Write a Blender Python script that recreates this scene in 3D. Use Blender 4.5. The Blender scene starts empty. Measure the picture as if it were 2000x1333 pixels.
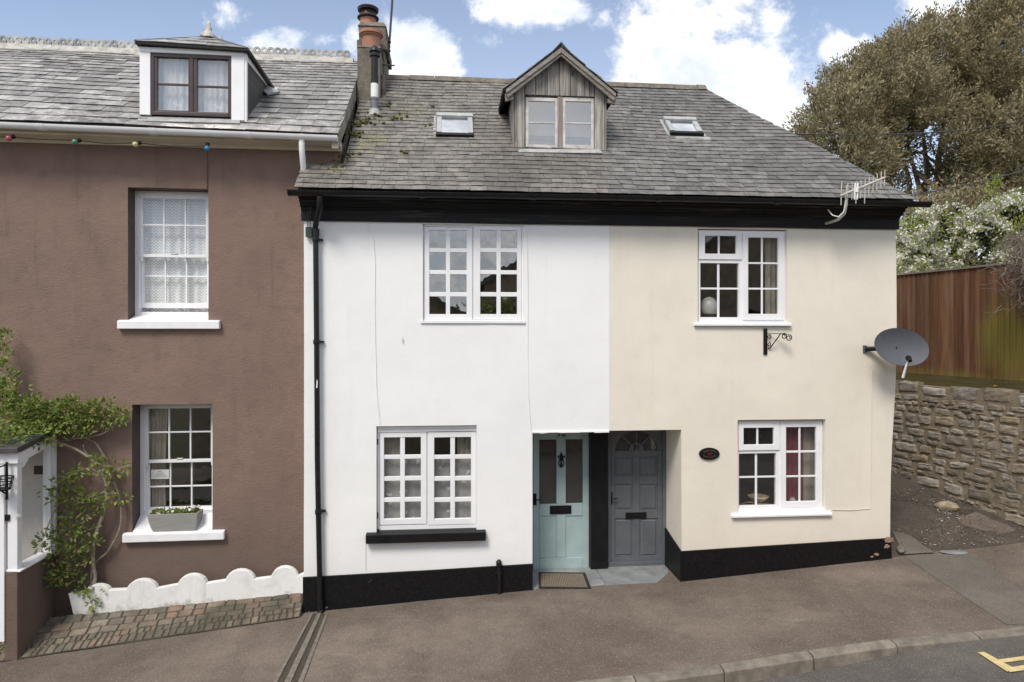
import bpy, bmesh, math, random
from mathutils import Vector, Matrix, noise as mnoise

R = math.radians
rnd = random.Random(7)
sc = bpy.context.scene
COL = sc.collection

# ------------------------------------------------------------------ camera
CAM = Vector((0.0, 0.0, 3.5))
FPX, CX, HOR = 1333.33, 1000.0, 655.0          # focal length, centre column, horizon row of the 2000 px photograph
cam_d = bpy.data.cameras.new("camera"); cam = bpy.data.objects.new("camera", cam_d); COL.objects.link(cam)
cam.location = CAM; cam.rotation_euler = (R(90), 0, 0)
cam_d.sensor_width = 36.0; cam_d.lens = 24.0; cam_d.shift_y = -(666.5 - HOR) / 2000.0
cam_d.clip_start = 0.05; cam_d.clip_end = 1500.0
sc.camera = cam

# ------------------------------------------------------------------ view, sun
sc.view_settings.view_transform = 'Standard'
sc.view_settings.look = 'None'
sc.view_settings.gamma = 1.0
sc.view_settings.use_curve_mapping = False
sc.view_settings.exposure = 0.74
SUN_EL, SUN_AZ = 52.0, 205.0                    # azimuth clockwise from +Y: behind the camera, a little to its left
sun_d = bpy.data.lights.new("sun", 'SUN'); sun_d.energy = 1.8; sun_d.angle = R(19); sun_d.color = (1.0, 0.935, 0.83)
sun = bpy.data.objects.new("sun", sun_d); COL.objects.link(sun)
sdir = Vector((math.sin(R(SUN_AZ)) * math.cos(R(SUN_EL)), math.cos(R(SUN_AZ)) * math.cos(R(SUN_EL)), math.sin(R(SUN_EL))))
sun.rotation_euler = sdir.to_track_quat('Z', 'Y').to_euler()
sun.location = sdir * 40

# ------------------------------------------------------------------ world: sky with cumulus
world = bpy.data.worlds.new("World"); sc.world = world; world.use_nodes = True
wt = world.node_tree; wt.nodes.clear()

class NT:
    """small helper to write node trees as expressions"""
    def __init__(s, tree): s.t = tree
    def n(s, kind, **kw):
        nd = s.t.nodes.new(kind)
        for k, v in kw.items(): setattr(nd, k, v)
        return nd
    def put(s, sock, v):
        if v is None: return
        if isinstance(v, bpy.types.NodeSocket): s.t.links.new(v, sock)
        else:
            if hasattr(sock.default_value, '__len__') and not hasattr(v, '__len__'):
                v = (v,) * len(sock.default_value)
            if hasattr(sock.default_value, '__len__') and len(sock.default_value) == 4 and len(v) == 3: v = (*v, 1)
            sock.default_value = v
    def m(s, op, a, b=None, c=None, clamp=False):
        nd = s.n('ShaderNodeMath', operation=op, use_clamp=clamp)
        for i, v in enumerate((a, b, c)): s.put(nd.inputs[i], v)
        return nd.outputs[0]
    def mix(s, f, a, b, blend='MIX'):
        nd = s.n('ShaderNodeMix', data_type='RGBA', blend_type=blend)
        s.put(nd.inputs[0], f); s.put(nd.inputs[6], a); s.put(nd.inputs[7], b)
        return nd.outputs[2]
    def noise(s, vec, scale, detail=4, rough=.55, dist=0.0):
        nd = s.n('ShaderNodeTexNoise')
        s.put(nd.inputs['Vector'], vec); nd.inputs['Scale'].default_value = scale
        nd.inputs['Detail'].default_value = detail; nd.inputs['Roughness'].default_value = rough
        nd.inputs['Distortion'].default_value = dist
        return nd.outputs['Fac']
    def step(s, v, a, b):
        nd = s.n('ShaderNodeMapRange', interpolation_type='SMOOTHSTEP')
        s.put(nd.inputs[0], v); nd.inputs[1].default_value = a; nd.inputs[2].default_value = b
        nd.inputs[3].default_value = 0; nd.inputs[4].default_value = 1
        return nd.outputs[0]
    def lin(s, v, a, b, c, d):
        nd = s.n('ShaderNodeMapRange')
        s.put(nd.inputs[0], v)
        for i, q in enumerate((a, b, c, d)): nd.inputs[i + 1].default_value = q
        return nd.outputs[0]
    def mapv(s, vec, scale=(1, 1, 1), loc=(0, 0, 0), rot=(0, 0, 0)):
        nd = s.n('ShaderNodeMapping'); s.put(nd.inputs[0], vec)
        nd.inputs['Scale'].default_value = scale; nd.inputs['Location'].default_value = loc; nd.inputs['Rotation'].default_value = rot
        return nd.outputs[0]
    def sep(s, vec):
        nd = s.n('ShaderNodeSeparateXYZ'); s.put(nd.inputs[0], vec); return nd.outputs
    def comb(s, x, y, z):
        nd = s.n('ShaderNodeCombineXYZ')
        for i, v in enumerate((x, y, z)): s.put(nd.inputs[i], v)
        return nd.outputs[0]

def build_world():
    g = NT(wt)
    out = g.n('ShaderNodeOutputWorld'); bg = g.n('ShaderNodeBackground')
    sky = g.n('ShaderNodeTexSky', sky_type='NISHITA', sun_disc=False)
    sky.sun_elevation = R(SUN_EL); sky.sun_rotation = R(SUN_AZ); sky.altitude = 60; sky.air_density = 1.0; sky.dust_density = .7; sky.ozone_density = 2.2
    d = g.n('ShaderNodeTexCoord').outputs['Generated']
    x, y, z = g.sep(d)[:3]
    yy = g.m('MAXIMUM', y, .15)
    u = g.m('DIVIDE', x, yy); v = g.m('DIVIDE', z, yy)
    p = g.comb(u, v, 0)
    n1 = g.noise(p, 7.5, 9, .66, .25)
    n2 = g.noise(g.mapv(p, loc=(3.1, 1.7, 0)), 24, 6, .62)
    # cumulus heaps by direction: (u, v, half-width, half-height, weight)
    heaps = [(-.415, .465, .040, .030, .62), (-.345, .425, .062, .030, .66), (-.225, .435, .02, .03, .5), (-.145, .415, .062, .045, .95), (-.095, .385, .03, .012, .6),
             (.04, .48, .10, .030, .88), (-.04, .435, .035, .02, .42), (.225, .43, .07, .055, .66), (.30, .47, .12, .06, .85),
             (.30, .37, .13, .085, 1.0), (.37, .34, .07, .085, .85), (.18, .36, .06, .05, .62), (.30, .28, .2, .05, .9), (.42, .46, .05, .05, .45),
             (.495, .412, .05, .026, .85), (.54, .36, .1, .05, .75), (.455, .35, .05, .04, .55), (.64, .49, .09, .035, .9), (-.78, .47, .05, .02, .15)]
    tot = 0.0
    for (a, b, ra, rb, w) in heaps:
        du = g.m('DIVIDE', g.m('SUBTRACT', u, a), ra * 1.25); dv = g.m('DIVIDE', g.m('SUBTRACT', v, b), rb * 1.25)
        q = g.m('ADD', g.m('MULTIPLY', du, du), g.m('MULTIPLY', dv, dv))
        e = g.m('MULTIPLY', g.m('EXPONENT', g.m('MULTIPLY', q, -1.0)), w)
        tot = e if isinstance(tot, float) else g.m('MAXIMUM', tot, e)
    dens = g.m('ADD', tot, g.m('MULTIPLY', g.m('SUBTRACT', n1, .5), 1.7))
    dens = g.m('ADD', dens, g.m('MULTIPLY', g.m('SUBTRACT', n2, .5), .55))
    front = g.step(dens, .33, .70)
    # elsewhere (overhead, behind the camera): broken grey cloud
    n3 = g.noise(g.mapv(d, scale=(1, 1, 1.8)), 2.3, 6, .6, .3)
    back = g.step(n3, .36, .58)
    f = g.step(y, .32, .55)
    hi = g.step(v, .62, .9)
    f = g.m('MULTIPLY', f, g.m('SUBTRACT', 1.0, hi))
    cov = g.m('ADD', g.m('MULTIPLY', front, f), g.m('MULTIPLY', back, g.m('SUBTRACT', 1.0, f)))
    shade = g.noise(g.mapv(p, loc=(.02, .05, 0)), 9, 6, .6)
    cl = g.mix(g.step(shade, .36, .60), (5.2, 5.6, 6.2), (7.4, 7.45, 7.5))
    # thin veil that whitens the blue towards the horizon
    skyc = g.mix(g.lin(v, .20, .50, .30, .12), sky.outputs[0], (8.0, 8.3, 8.8))
    col = g.mix(cov, skyc, cl)
    g.put(bg.inputs[0], col); bg.inputs[1].default_value = .1
    wt.links.new(bg.outputs[0], out.inputs[0])
build_world()

# ------------------------------------------------------------------ materials
MATS = {}
def newmat(name):
    m = bpy.data.materials.new(name); m.use_nodes = True
    t = m.node_tree; t.nodes.clear(); g = NT(t)
    out = g.n('ShaderNodeOutputMaterial'); b = g.n('ShaderNodeBsdfPrincipled')
    t.links.new(b.outputs[0], out.inputs[0])
    MATS[name] = m
    return m, g, b, out
def bump(g, b, h, strength=.3, dist=.01):
    nd = g.n('ShaderNodeBump'); nd.inputs['Strength'].default_value = strength; nd.inputs['Distance'].default_value = dist
    g.put(nd.inputs['Height'], h); g.t.links.new(nd.outputs[0], b.inputs['Normal'])
def mul(c, k): return tuple(min(1, x * k) for x in c)
def plain(name, base, rough=.7, var=.12, scale=6, bstr=.15, bscale=60, bdist=.004, metal=0.0, spec=.5, stretch=(1, 1, 1), fine=0.0, island=0.0):
    m, g, b, out = newmat(name)
    co = g.mapv(g.n('ShaderNodeTexCoord').outputs['Object'], scale=stretch)
    n = g.noise(co, scale, 6, .6)
    c = g.mix(g.step(n, .25, .75), mul(base, 1 - var), mul(base, 1 + var))
    if fine:
        n2 = g.noise(co, scale * 11, 3, .6)
        c = g.mix(g.lin(n2, .3, .7, 0, fine), c, mul(base, .35))
    if island:
        r = g.n('ShaderNodeNewGeometry').outputs['Random Per Island']
        c = g.mix(1.0, c, g.comb(*[g.lin(r, 0, 1, 1 - island, 1 + island)] * 3), 'MULTIPLY')
    g.put(b.inputs['Base Color'], c)
    g.put(b.inputs['Roughness'], g.lin(n, .2, .8, max(0, rough - .08), min(1, rough + .08)))
    b.inputs['Metallic'].default_value = metal; b.inputs['Specular IOR Level'].default_value = spec
    if bstr: bump(g, b, g.noise(co, bscale, 4, .6), bstr, bdist)
    return m

def wallmat(name, base, stain, bstr, bscale, bdist, streak=.12, low=None, mott=.05):
    """painted render: trowel relief, faint mottling and rain streaks, a dirty splash band along the foot"""
    m, g, b, out = newmat(name)
    co = g.n('ShaderNodeTexCoord').outputs['Object']
    big = g.noise(co, .9, 5, .6); mid = g.noise(co, 4.5, 5, .6)
    st = g.noise(g.mapv(co, scale=(5, 5, .35)), 1.6, 5, .65)
    c = g.mix(g.step(big, .3, .7), mul(base, 1 - mott), mul(base, 1 + mott))
    c = g.mix(g.m('MULTIPLY', g.step(mid, .45, .8), streak), c, stain)
    c = g.mix(g.m('MULTIPLY', g.step(st, .56, .8), streak * 1.5), c, stain)
    z = g.sep(co)[2]
    if low:
        f = g.m('MULTIPLY', g.step(g.m('ADD', z, g.m('MULTIPLY', g.m('SUBTRACT', mid, .5), .9)), low[0], low[1]), low[2])
        c = g.mix(f, c, stain)
    g.put(b.inputs['Base Color'], c); b.inputs['Roughness'].default_value = .82; b.inputs['Specular IOR Level'].default_value = .3
    rip = g.noise(g.mapv(co, scale=(1, 1, 1.6), rot=(0, R(20), 0)), bscale, 5, .62, .4)
    rip2 = g.noise(co, bscale * .17, 3, .5)
    bump(g, b, g.m('ADD', rip, g.m('MULTIPLY', rip2, 1.2)), bstr, bdist)
    return m

wallmat('white_render', (.855, .855, .86), (.60, .595, .58), .26, 22, .008, .12, low=(.95, .42, .22), mott=.022)
wallmat('edging_paint', (.80, .80, .79), (.36, .33, .27), .35, 30, .008, .35, low=(.17, .0, .75), mott=.04)
wallmat('cream_render', (.780, .726, .630), (.58, .50, .40), .28, 22, .008, .16, low=(.85, .40, .2), mott=.04)
wallmat('brown_render', (.220, .148, .121), (.110, .083, .068), .62, 30, .013, .38, low=(1.9, .35, .62), mott=.09)
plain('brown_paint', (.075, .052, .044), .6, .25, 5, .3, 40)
plain('grey_cement', (.24, .225, .185), .9, .35, 5, .5, 40, .008)
plain('white_gloss', (.83, .83, .85), .38, .03, 5, .05, 90, .002)
plain('white_sill', (.82, .82, .84), .5, .06, 7, .15, 50, .003)
plain('cream_fascia', (.66, .60, .47), .5, .14, 4, .1, 50, .003, stretch=(.6, 1, 1))
plain('aged_white', (.60, .57, .55), .7, .22, 9, .4, 60, .003, fine=.25)
plain('brown_gloss', (.055, .036, .033), .35, .12, 7, .06, 60)
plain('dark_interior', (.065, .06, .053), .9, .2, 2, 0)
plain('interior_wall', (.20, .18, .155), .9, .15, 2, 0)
plain('black_gloss_pipe', (.011, .011, .012), .38, .25, 10, .08, 60, spec=.35)
plain('black_iron', (.009, .009, .0095), .45, .2, 20, .2, 90, spec=.25)
plain('steel', (.42, .41, .38), .45, .2, 20, .1, 80, metal=.6)
plain('dull_alloy', (.50, .47, .42), .55, .2, 20, .1, 80, metal=.3)
plain('lead', (.33, .335, .33), .55, .25, 8, .2, 40)
plain('terracotta', (.37, .18, .115), .8, .22, 12, .25, 60, fine=.2)
plain('stack_render', (.18, .155, .125), .95, .42, 7, .7, 36, .015, fine=.45)
plain('ridge_clay', (.43, .415, .38), .85, .35, 9, .4, 50, .005, fine=.3, island=.3)
plain('mint_paint', (.365, .475, .480), .42, .09, 4, .08, 50, .002)
plain('slate_blue_paint', (.108, .119, .134), .46, .12, 4, .1, 50, .002)
plain('black_paint', (.009, .009, .010), .45, .3, 6, .25, 30, .004, spec=.25)
plain('planter_stone', (.30, .295, .275), .8, .10, 5, .25, 60, .003, stretch=(1, 1, 5), fine=.12)
plain('bare_render', (.33, .22, .17), .95, .25, 12, .5, 60, .006, fine=.2)
plain('plaque_lettering', (.10, .085, .055), .5, .1, 8, 0)
plain('soil', (.035, .025, .018), 1, .3, 20, .5, 60)
plain('pvc_grey', (.16, .165, .18), .5, .1, 8, .05, 80)
plain('rooflight_frame', (.40, .41, .41), .5, .15, 9, .1, 80, metal=.2)
plain('dish_grey', (.095, .10, .12), .55, .1, 8, .1, 120, .001)
plain('bark', (.17, .14, .105), .9, .3, 20, .5, 60, .006)
plain('pale_bark', (.27, .235, .18), .9, .35, 30, .5, 90, .004)
plain('twig', (.16, .125, .10), .9, .3, 20, .2, 90)
plain('cable_grey', (.05, .05, .05), .6, .1, 10, 0)
plain('cable_white', (.79, .79, .79), .6, .08, 10, 0)
plain('ochre_stone', (.32, .26, .185), .9, .35, 9, .6, 30, .01)
plain('road_yellow', (.66, .53, .25), .8, .2, 12, .3, 120, .003, fine=.4)
plain('cable_cream', (.70, .66, .58), .6, .08, 10, 0)
plain('green_box', (.035, .065, .055), .5, .2, 9, .1, 60)
plain('card', (.70, .70, .68), .7, .04, 6, 0)
plain('ink', (.12, .12, .12), .8, .1, 6, 0)
plain('mat_coir', (.20, .165, .12), .95, .2, 60, .6, 200, .004)
plain('rubber', (.02, .02, .02), .8, .2, 20, .2, 80)
plain('red_cloth', (.24, .04, .06), .9, .2, 5, .2, 40, stretch=(6, 6, .4))
plain('porcelain', (.62, .63, .60), .3, .06, 8, 0)
plain('basket', (.36, .28, .18), .8, .25, 22, .5, 60)
plain('plaque_red', (.09, .012, .014), .4, .1, 8, 0)
plain('pale_wall_paint', (.62, .60, .57), .8, .06, 3, .1, 50)
for nm, c in (('red', (.42, .09, .11)), ('green', (.07, .27, .15)), ('yellow', (.54, .52, .25)), ('blue', (.04, .19, .38))):
    plain('bulb_' + nm, c, .3, .1, 20, 0)

def foliage(name, cols, rough=.55, trans=.25):
    m, g, b, out = newmat(name)
    geo = g.n('ShaderNodeNewGeometry'); r = geo.outputs['Random Per Island']
    ramp = g.n('ShaderNodeValToRGB'); g.put(ramp.inputs[0], r)
    els = ramp.color_ramp.elements
    while len(els) < len(cols): els.new(.5)
    for i, c in enumerate(cols): els[i].position = i / (len(cols) - 1); els[i].color = (*c, 1)
    co = g.n('ShaderNodeTexCoord').outputs['Object']
    n = g.noise(co, 1.1, 3, .5)
    c = g.mix(1.0, ramp.outputs[0], g.comb(*[g.lin(n, .3, .7, .8, 1.2)] * 3), 'MULTIPLY')
    g.put(b.inputs['Base Color'], c); b.inputs['Roughness'].default_value = rough; b.inputs['Specular IOR Level'].default_value = .35
    tr = g.n('ShaderNodeBsdfTranslucent'); g.put(tr.inputs[0], c)
    mx = g.n('ShaderNodeMixShader'); mx.inputs[0].default_value = trans
    g.t.links.new(b.outputs[0], mx.inputs[1]); g.t.links.new(tr.outputs[0], mx.inputs[2]); g.t.links.new(mx.outputs[0], out.inputs[0])
    return m
foliage('olive_leaves', [(.138, .125, .056), (.290, .248, .138), (.395, .338, .21), (.20, .182, .088), (.46, .388, .257)], .55, .32)
foliage('climber_leaves', [(.085, .145, .022), (.19, .27, .045), (.30, .36, .10), (.13, .21, .035), (.36, .29, .13)])
foliage('fresh_leaves', [(.20, .27, .035), (.31, .36, .05), (.15, .21, .035), (.38, .40, .09)])
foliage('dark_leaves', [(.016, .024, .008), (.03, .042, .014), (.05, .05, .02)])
foliage('blossom', [(.74, .70, .65), (.82, .80, .76), (.68, .62, .55), (.80, .77, .74)], .7, .3)
foliage('white_petals', [(.7, .7, .68), (.75, .74, .72)], .7, .2)
foliage('crimson_petals', [(.16, .02, .03), (.24, .04, .05), (.06, .02, .04)], .7, .2)
foliage('yellow_petals', [(.75, .50, .03), (.8, .58, .05)], .7, .2)
foliage('litter', [(.10, .06, .03), (.30, .26, .22), (.05, .035, .02), (.55, .52, .48), (.20, .15, .10)], .9, .1)

def slate(name, cols, lich_glare, lich_glare_amt, moss=None, spec=.5, rough=.55):
    m, g, b, out = newmat(name)
    geo = g.n('ShaderNodeNewGeometry'); r = geo.outputs['Random Per Island']
    ramp = g.n('ShaderNodeValToRGB'); g.put(ramp.inputs[0], r)
    els = ramp.color_ramp.elements
    while len(els) < len(cols): els.new(.5)
    for i, c in enumerate(cols): els[i].position = i / (len(cols) - 1); els[i].color = (*c, 1)
    co = g.n('ShaderNodeTexCoord').outputs['Object']
    big = g.noise(co, .55, 5, .6, .5); mid = g.noise(co, 7, 6, .65); fine = g.noise(co, 38, 4, .65)
    c = g.mix(1.0, ramp.outputs[0], g.comb(*[g.lin(mid, .25, .75, .62, 1.38)] * 3), 'MULTIPLY')
    f = g.m('MULTIPLY', g.step(big, .36, .68), g.step(g.m('ADD', g.m('MULTIPLY', mid, .6), g.m('MULTIPLY', fine, .4)), .40, .66))
    patch = g.noise(g.mapv(co, scale=(1, 1, 1.3), loc=(5, 2, 1)), .85, 5, .62, .6)
    c = g.mix(g.m('MULTIPLY', g.step(patch, .50, .30), .55), c, mul(cols[0], .7))
    c = g.mix(g.m('MULTIPLY', f, lich_glare_amt), c, lich_glare)
    c = g.mix(g.m('MULTIPLY', g.step(fine, .62, .76), .45), c, mul(lich_glare, 1.15))
    if moss:
        x, y, z = g.sep(co)[:3]
        mo = None
        for (x0, z0, rx, rz, w) in moss:
            q = g.m('ADD', g.m('POWER', g.m('ABSOLUTE', g.m('DIVIDE', g.m('SUBTRACT', x, x0), rx)), 2), g.m('POWER', g.m('ABSOLUTE', g.m('DIVIDE', g.m('SUBTRACT', z, z0), rz)), 2))
            e = g.m('MULTIPLY', g.m('EXPONENT', g.m('MULTIPLY', q, -1)), w)
            mo = e if mo is None else g.m('MAXIMUM', mo, e)
        f = g.step(g.m('ADD', mo, g.m('MULTIPLY', g.m('SUBTRACT', mid, .5), 1.1)), .34, .95)
        c = g.mix(f, c, g.mix(g.step(fine, .35, .65), (.13, .115, .035), (.27, .25, .09)))
    g.put(b.inputs['Base Color'], c)
    g.put(b.inputs['Roughness'], g.lin(mid, .3, .7, rough - .1, rough + .15)); b.inputs['Specular IOR Level'].default_value = spec
    bump(g, b, g.m('ADD', fine, g.m('MULTIPLY', mid, 1.4)), .45, .004)
    return m
slate('old_slate', [(.095, .088, .079), (.155, .143, .129), (.118, .107, .096), (.185, .168, .150), (.135, .124, .110), (.165, .142, .130), (.105, .097, .088)], (.33, .31, .265), .72,
      moss=[(.72, 6.50, .34, .36, .66), (.45, 6.1, .22, .5, .62), (1.15, 7.2, .55, .5, .52), (.12, 5.6, .3, .3, .45)])
slate('dark_slate', [(.075, .072, .069), (.145, .137, .130), (.095, .091, .087), (.17, .160, .150), (.115, .110, .104)], (.30, .285, .26), .5)
slate('pale_glint_slate', [(.08, .073, .068), (.16, .147, .14), (.105, .097, .093), (.26, .245, .24), (.13, .12, .113), (.40, .38, .365), (.17, .158, .15), (.095, .09, .083), (.31, .295, .28), (.14, .13, .125)], (.60, .58, .55), .72, spec=.6, rough=.42)  # palest slates and whitish patches: roof glints and glare put into the colour
plain('slate_edge_shadow', (.022, .020, .018), .95, .4, 20, 0)  # near-black edge faces: course shadow lines and joint dirt put into the colour
slate('cheek_slate', [(.05, .05, .05), (.07, .068, .066), (.06, .06, .058)], (.10, .10, .09), .3)

def woodmat(name, cols, grain=(26, 26, 1.2), knots=True, algae=None, rough=.85):
    m, g, b, out = newmat(name)
    co = g.n('ShaderNodeTexCoord').outputs['Object']
    r = g.n('ShaderNodeNewGeometry').outputs['Random Per Island']
    off = g.n('ShaderNodeVectorMath', operation='ADD'); g.put(off.inputs[0], co); g.put(off.inputs[1], g.comb(g.m('MULTIPLY', r, 37), g.m('MULTIPLY', r, 11), g.m('MULTIPLY', r, 53)))
    v = off.outputs[0]
    gr = g.noise(g.mapv(v, scale=grain), 1.0, 5, .62, .6)
    big = g.noise(g.mapv(v, scale=(3, 3, .6)), 1.0, 4, .6)
    c = g.mix(g.step(gr, .28, .72), cols[0], cols[1])
    c = g.mix(g.m('MULTIPLY', g.step(big, .42, .75), .7), c, cols[2])
    c = g.mix(1.0, c, g.comb(*[g.lin(r, 0, 1, .72, 1.2)] * 3), 'MULTIPLY')
    if knots:
        vo = g.n('ShaderNodeTexVoronoi'); g.put(vo.inputs['Vector'], g.mapv(v, scale=(5, 5, 2.6))); vo.inputs['Scale'].default_value = 1
        c = g.mix(g.m('MULTIPLY', g.step(vo.outputs['Distance'], .17, .05), .75), c, mul(cols[0], .4))
    if algae:
        x, y, z = g.sep(co)[:3]; mo = None
        n = g.noise(co, 2.2, 5, .6)
        for (ax, a0, ra, z0, rz, w) in algae:
            s = (x, y)[ax]
            q = g.m('ADD', g.m('POWER', g.m('ABSOLUTE', g.m('DIVIDE', g.m('SUBTRACT', s, a0), ra)), 2), g.m('POWER', g.m('ABSOLUTE', g.m('DIVIDE', g.m('SUBTRACT', z, z0), rz)), 2))
            e = g.m('MULTIPLY', g.m('EXPONENT', g.m('MULTIPLY', q, -1)), w)
            mo = e if mo is None else g.m('MAXIMUM', mo, e)
        f = g.step(g.m('ADD', mo, g.m('MULTIPLY', g.m('SUBTRACT', n, .5), .7)), .25, .95)
        c = g.mix(g.m('MULTIPLY', f, .85), c, g.mix(gr, (.135, .115, .022), (.30, .25, .055)))
    g.put(b.inputs['Base Color'], c); b.inputs['Roughness'].default_value = rough; b.inputs['Specular IOR Level'].default_value = .25
    bump(g, b, gr, .4, .004)
    return m
woodmat('silver_boards', [(.15, .135, .122), (.46, .425, .39), (.29, .24, .205)])
woodmat('barge_wood', [(.17, .150, .134), (.31, .285, .258), (.23, .20, .175)], knots=False, grain=(3, 3, 22))
woodmat('fence_boards', [(.095, .044, .023), (.205, .098, .052), (.235, .150, .098)], algae=[(1, -.35, .55, .80, .75, 1.1), (1, .0, 6.0, .10, .24, .70), (1, -2.2, .9, .6, 1.0, .8)], knots=False)
woodmat('fence_rail', [(.085, .07, .03), (.14, .115, .05), (.09, .09, .02)], grain=(2, 2, 30), knots=False)
woodmat('weathered_cap', [(.20, .17, .14), (.30, .26, .22), (.2, .18, .14)], grain=(2, 2, 30), knots=False)

def blackboard():
    """old black-painted timber cornice with dry grey wear and highlight lines put into the colour along the grain"""
    m, g, b, out = newmat('black_timber')
    co = g.n('ShaderNodeTexCoord').outputs['Object']
    n = g.noise(g.mapv(co, scale=(1.2, 1.2, 30)), 1.4, 6, .7, .3)
    n2 = g.noise(g.mapv(co, scale=(.5, .5, 1.5)), 1, 4, .6)
    f = g.m('MULTIPLY', g.step(n, .50, .72), g.step(n2, .40, .62))
    g.put(b.inputs['Base Color'], g.mix(g.m('MULTIPLY', f, .6), (.010, .010, .0105), (.17, .165, .155)))
    b.inputs['Roughness'].default_value = .55; b.inputs['Specular IOR Level'].default_value = .22
    bump(g, b, n, .3, .004)
blackboard()

def plinthmat():
    """black tar paint with flakes off it that show pinkish render underneath near the corner"""
    m, g, b, out = newmat('plinth_black')
    co = g.n('ShaderNodeTexCoord').outputs['Object']
    n = g.noise(co, 5.5, 4, .6); n2 = g.noise(co, 30, 4, .6); n3 = g.noise(co, 2.6, 3, .5)
    c = g.mix(g.step(n2, .3, .7), (.005, .005, .0055), (.012, .012, .0125))
    fl = g.m('MULTIPLY', g.step(n, .68, .71), g.step(n3, .52, .6))
    c = g.mix(fl, c, g.mix(n2, (.22, .15, .12), (.36, .30, .27)))
    g.put(b.inputs['Base Color'], c); b.inputs['Roughness'].default_value = .45; b.inputs['Specular IOR Level'].default_value = .2
    bump(g, b, g.m('ADD', n2, g.m('MULTIPLY', n, 2)), .4, .006)
plinthmat()

def tarmac(name, a, bcol, speck, stain, rough=.9, stone_scale=170):
    m, g, b, out = newmat(name)
    co = g.n('ShaderNodeTexCoord').outputs['Object']
    big = g.noise(co, .55, 5, .62, .4); mid = g.noise(co, 3.2, 5, .6); fine = g.noise(co, 55, 3, .6)
    c = g.mix(g.step(big, .3, .7), a, bcol)
    c = g.mix(g.m('MULTIPLY', g.step(mid, .42, .76), .42), c, stain)
    vo = g.n('ShaderNodeTexVoronoi'); g.put(vo.inputs['Vector'], co); vo.inputs['Scale'].default_value = stone_scale
    vr = g.sep(vo.outputs['Color'])[0]
    c = g.mix(1.0, c, g.comb(*[g.lin(vr, 0, 1, .72, 1.28)] * 3), 'MULTIPLY')
    c = g.mix(g.m('MULTIPLY', g.step(vr, .975, .985), .8), c, speck)
    # scuffed pale streaks
    sv = g.noise(g.mapv(co, scale=(1, 5, 1), rot=(0, 0, R(16))), 1.3, 5, .65, .3)
    c = g.mix(g.m('MULTIPLY', g.step(sv, .60, .8), .35), c, mul(speck, .75))
    g.put(b.inputs['Base Color'], c); b.inputs['Roughness'].default_value = rough; b.inputs['Specular IOR Level'].default_value = .3
    bump(g, b, g.m('ADD', g.m('MULTIPLY', vr, .7), fine), .6, .004)
    return m
tarmac('pavement_tarmac', (.118, .094, .078), (.205, .166, .138), (.46, .40, .34), (.080, .064, .053))
tarmac('road_tarmac', (.092, .082, .074), (.135, .121, .110), (.33, .30, .27), (.065, .058, .053))
tarmac('lane_tarmac', (.058, .047, .038), (.105, .088, .072), (.21, .19, .17), (.04, .034, .028), stone_scale=110)
tarmac('grey_patch', (.125, .111, .094), (.175, .156, .133), (.30, .28, .25), (.08, .076, .068))
plain('kerb_stone', (.205, .178, .147), .9, .36, 7, .5, 60, .006, fine=.35, island=.15)
plain('step_slate', (.25, .265, .27), .5, .28, 4, .3, 30, .004, fine=.2)
plain('channel_iron', (.20, .178, .15), .7, .3, 20, .4, 90, .004, fine=.4)
plain('garden_soil', (.06, .06, .025), 1, .4, 2, .5, 20, .05)

def bricks():
    m, g, b, out = newmat('old_paving')
    r = g.n('ShaderNodeNewGeometry').outputs['Random Per Island']
    co = g.n('ShaderNodeTexCoord').outputs['Object']
    ramp = g.n('ShaderNodeValToRGB'); g.put(ramp.inputs[0], r)
    cols = [(.115, .097, .078), (.175, .145, .112), (.135, .118, .095), (.215, .14, .098), (.12, .11, .09), (.225, .185, .142), (.16, .12, .092)]
    els = ramp.color_ramp.elements
    while len(els) < len(cols): els.new(.5)
    for i, c in enumerate(cols): els[i].position = i / (len(cols) - 1); els[i].color = (*c, 1)
    n = g.noise(co, 9, 6, .65); n2 = g.noise(co, 45, 4, .6); n3 = g.noise(co, 2, 4, .6)
    c = g.mix(1.0, ramp.outputs[0], g.comb(*[g.lin(n, .25, .75, .6, 1.4)] * 3), 'MULTIPLY')
    c = g.mix(g.m('MULTIPLY', g.step(n3, .42, .68), .75), c, (.062, .056, .038))
    g.put(b.inputs['Base Color'], c); b.inputs['Roughness'].default_value = .9
    bump(g, b, g.m('ADD', n, n2), .6, .008)
bricks()

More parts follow.
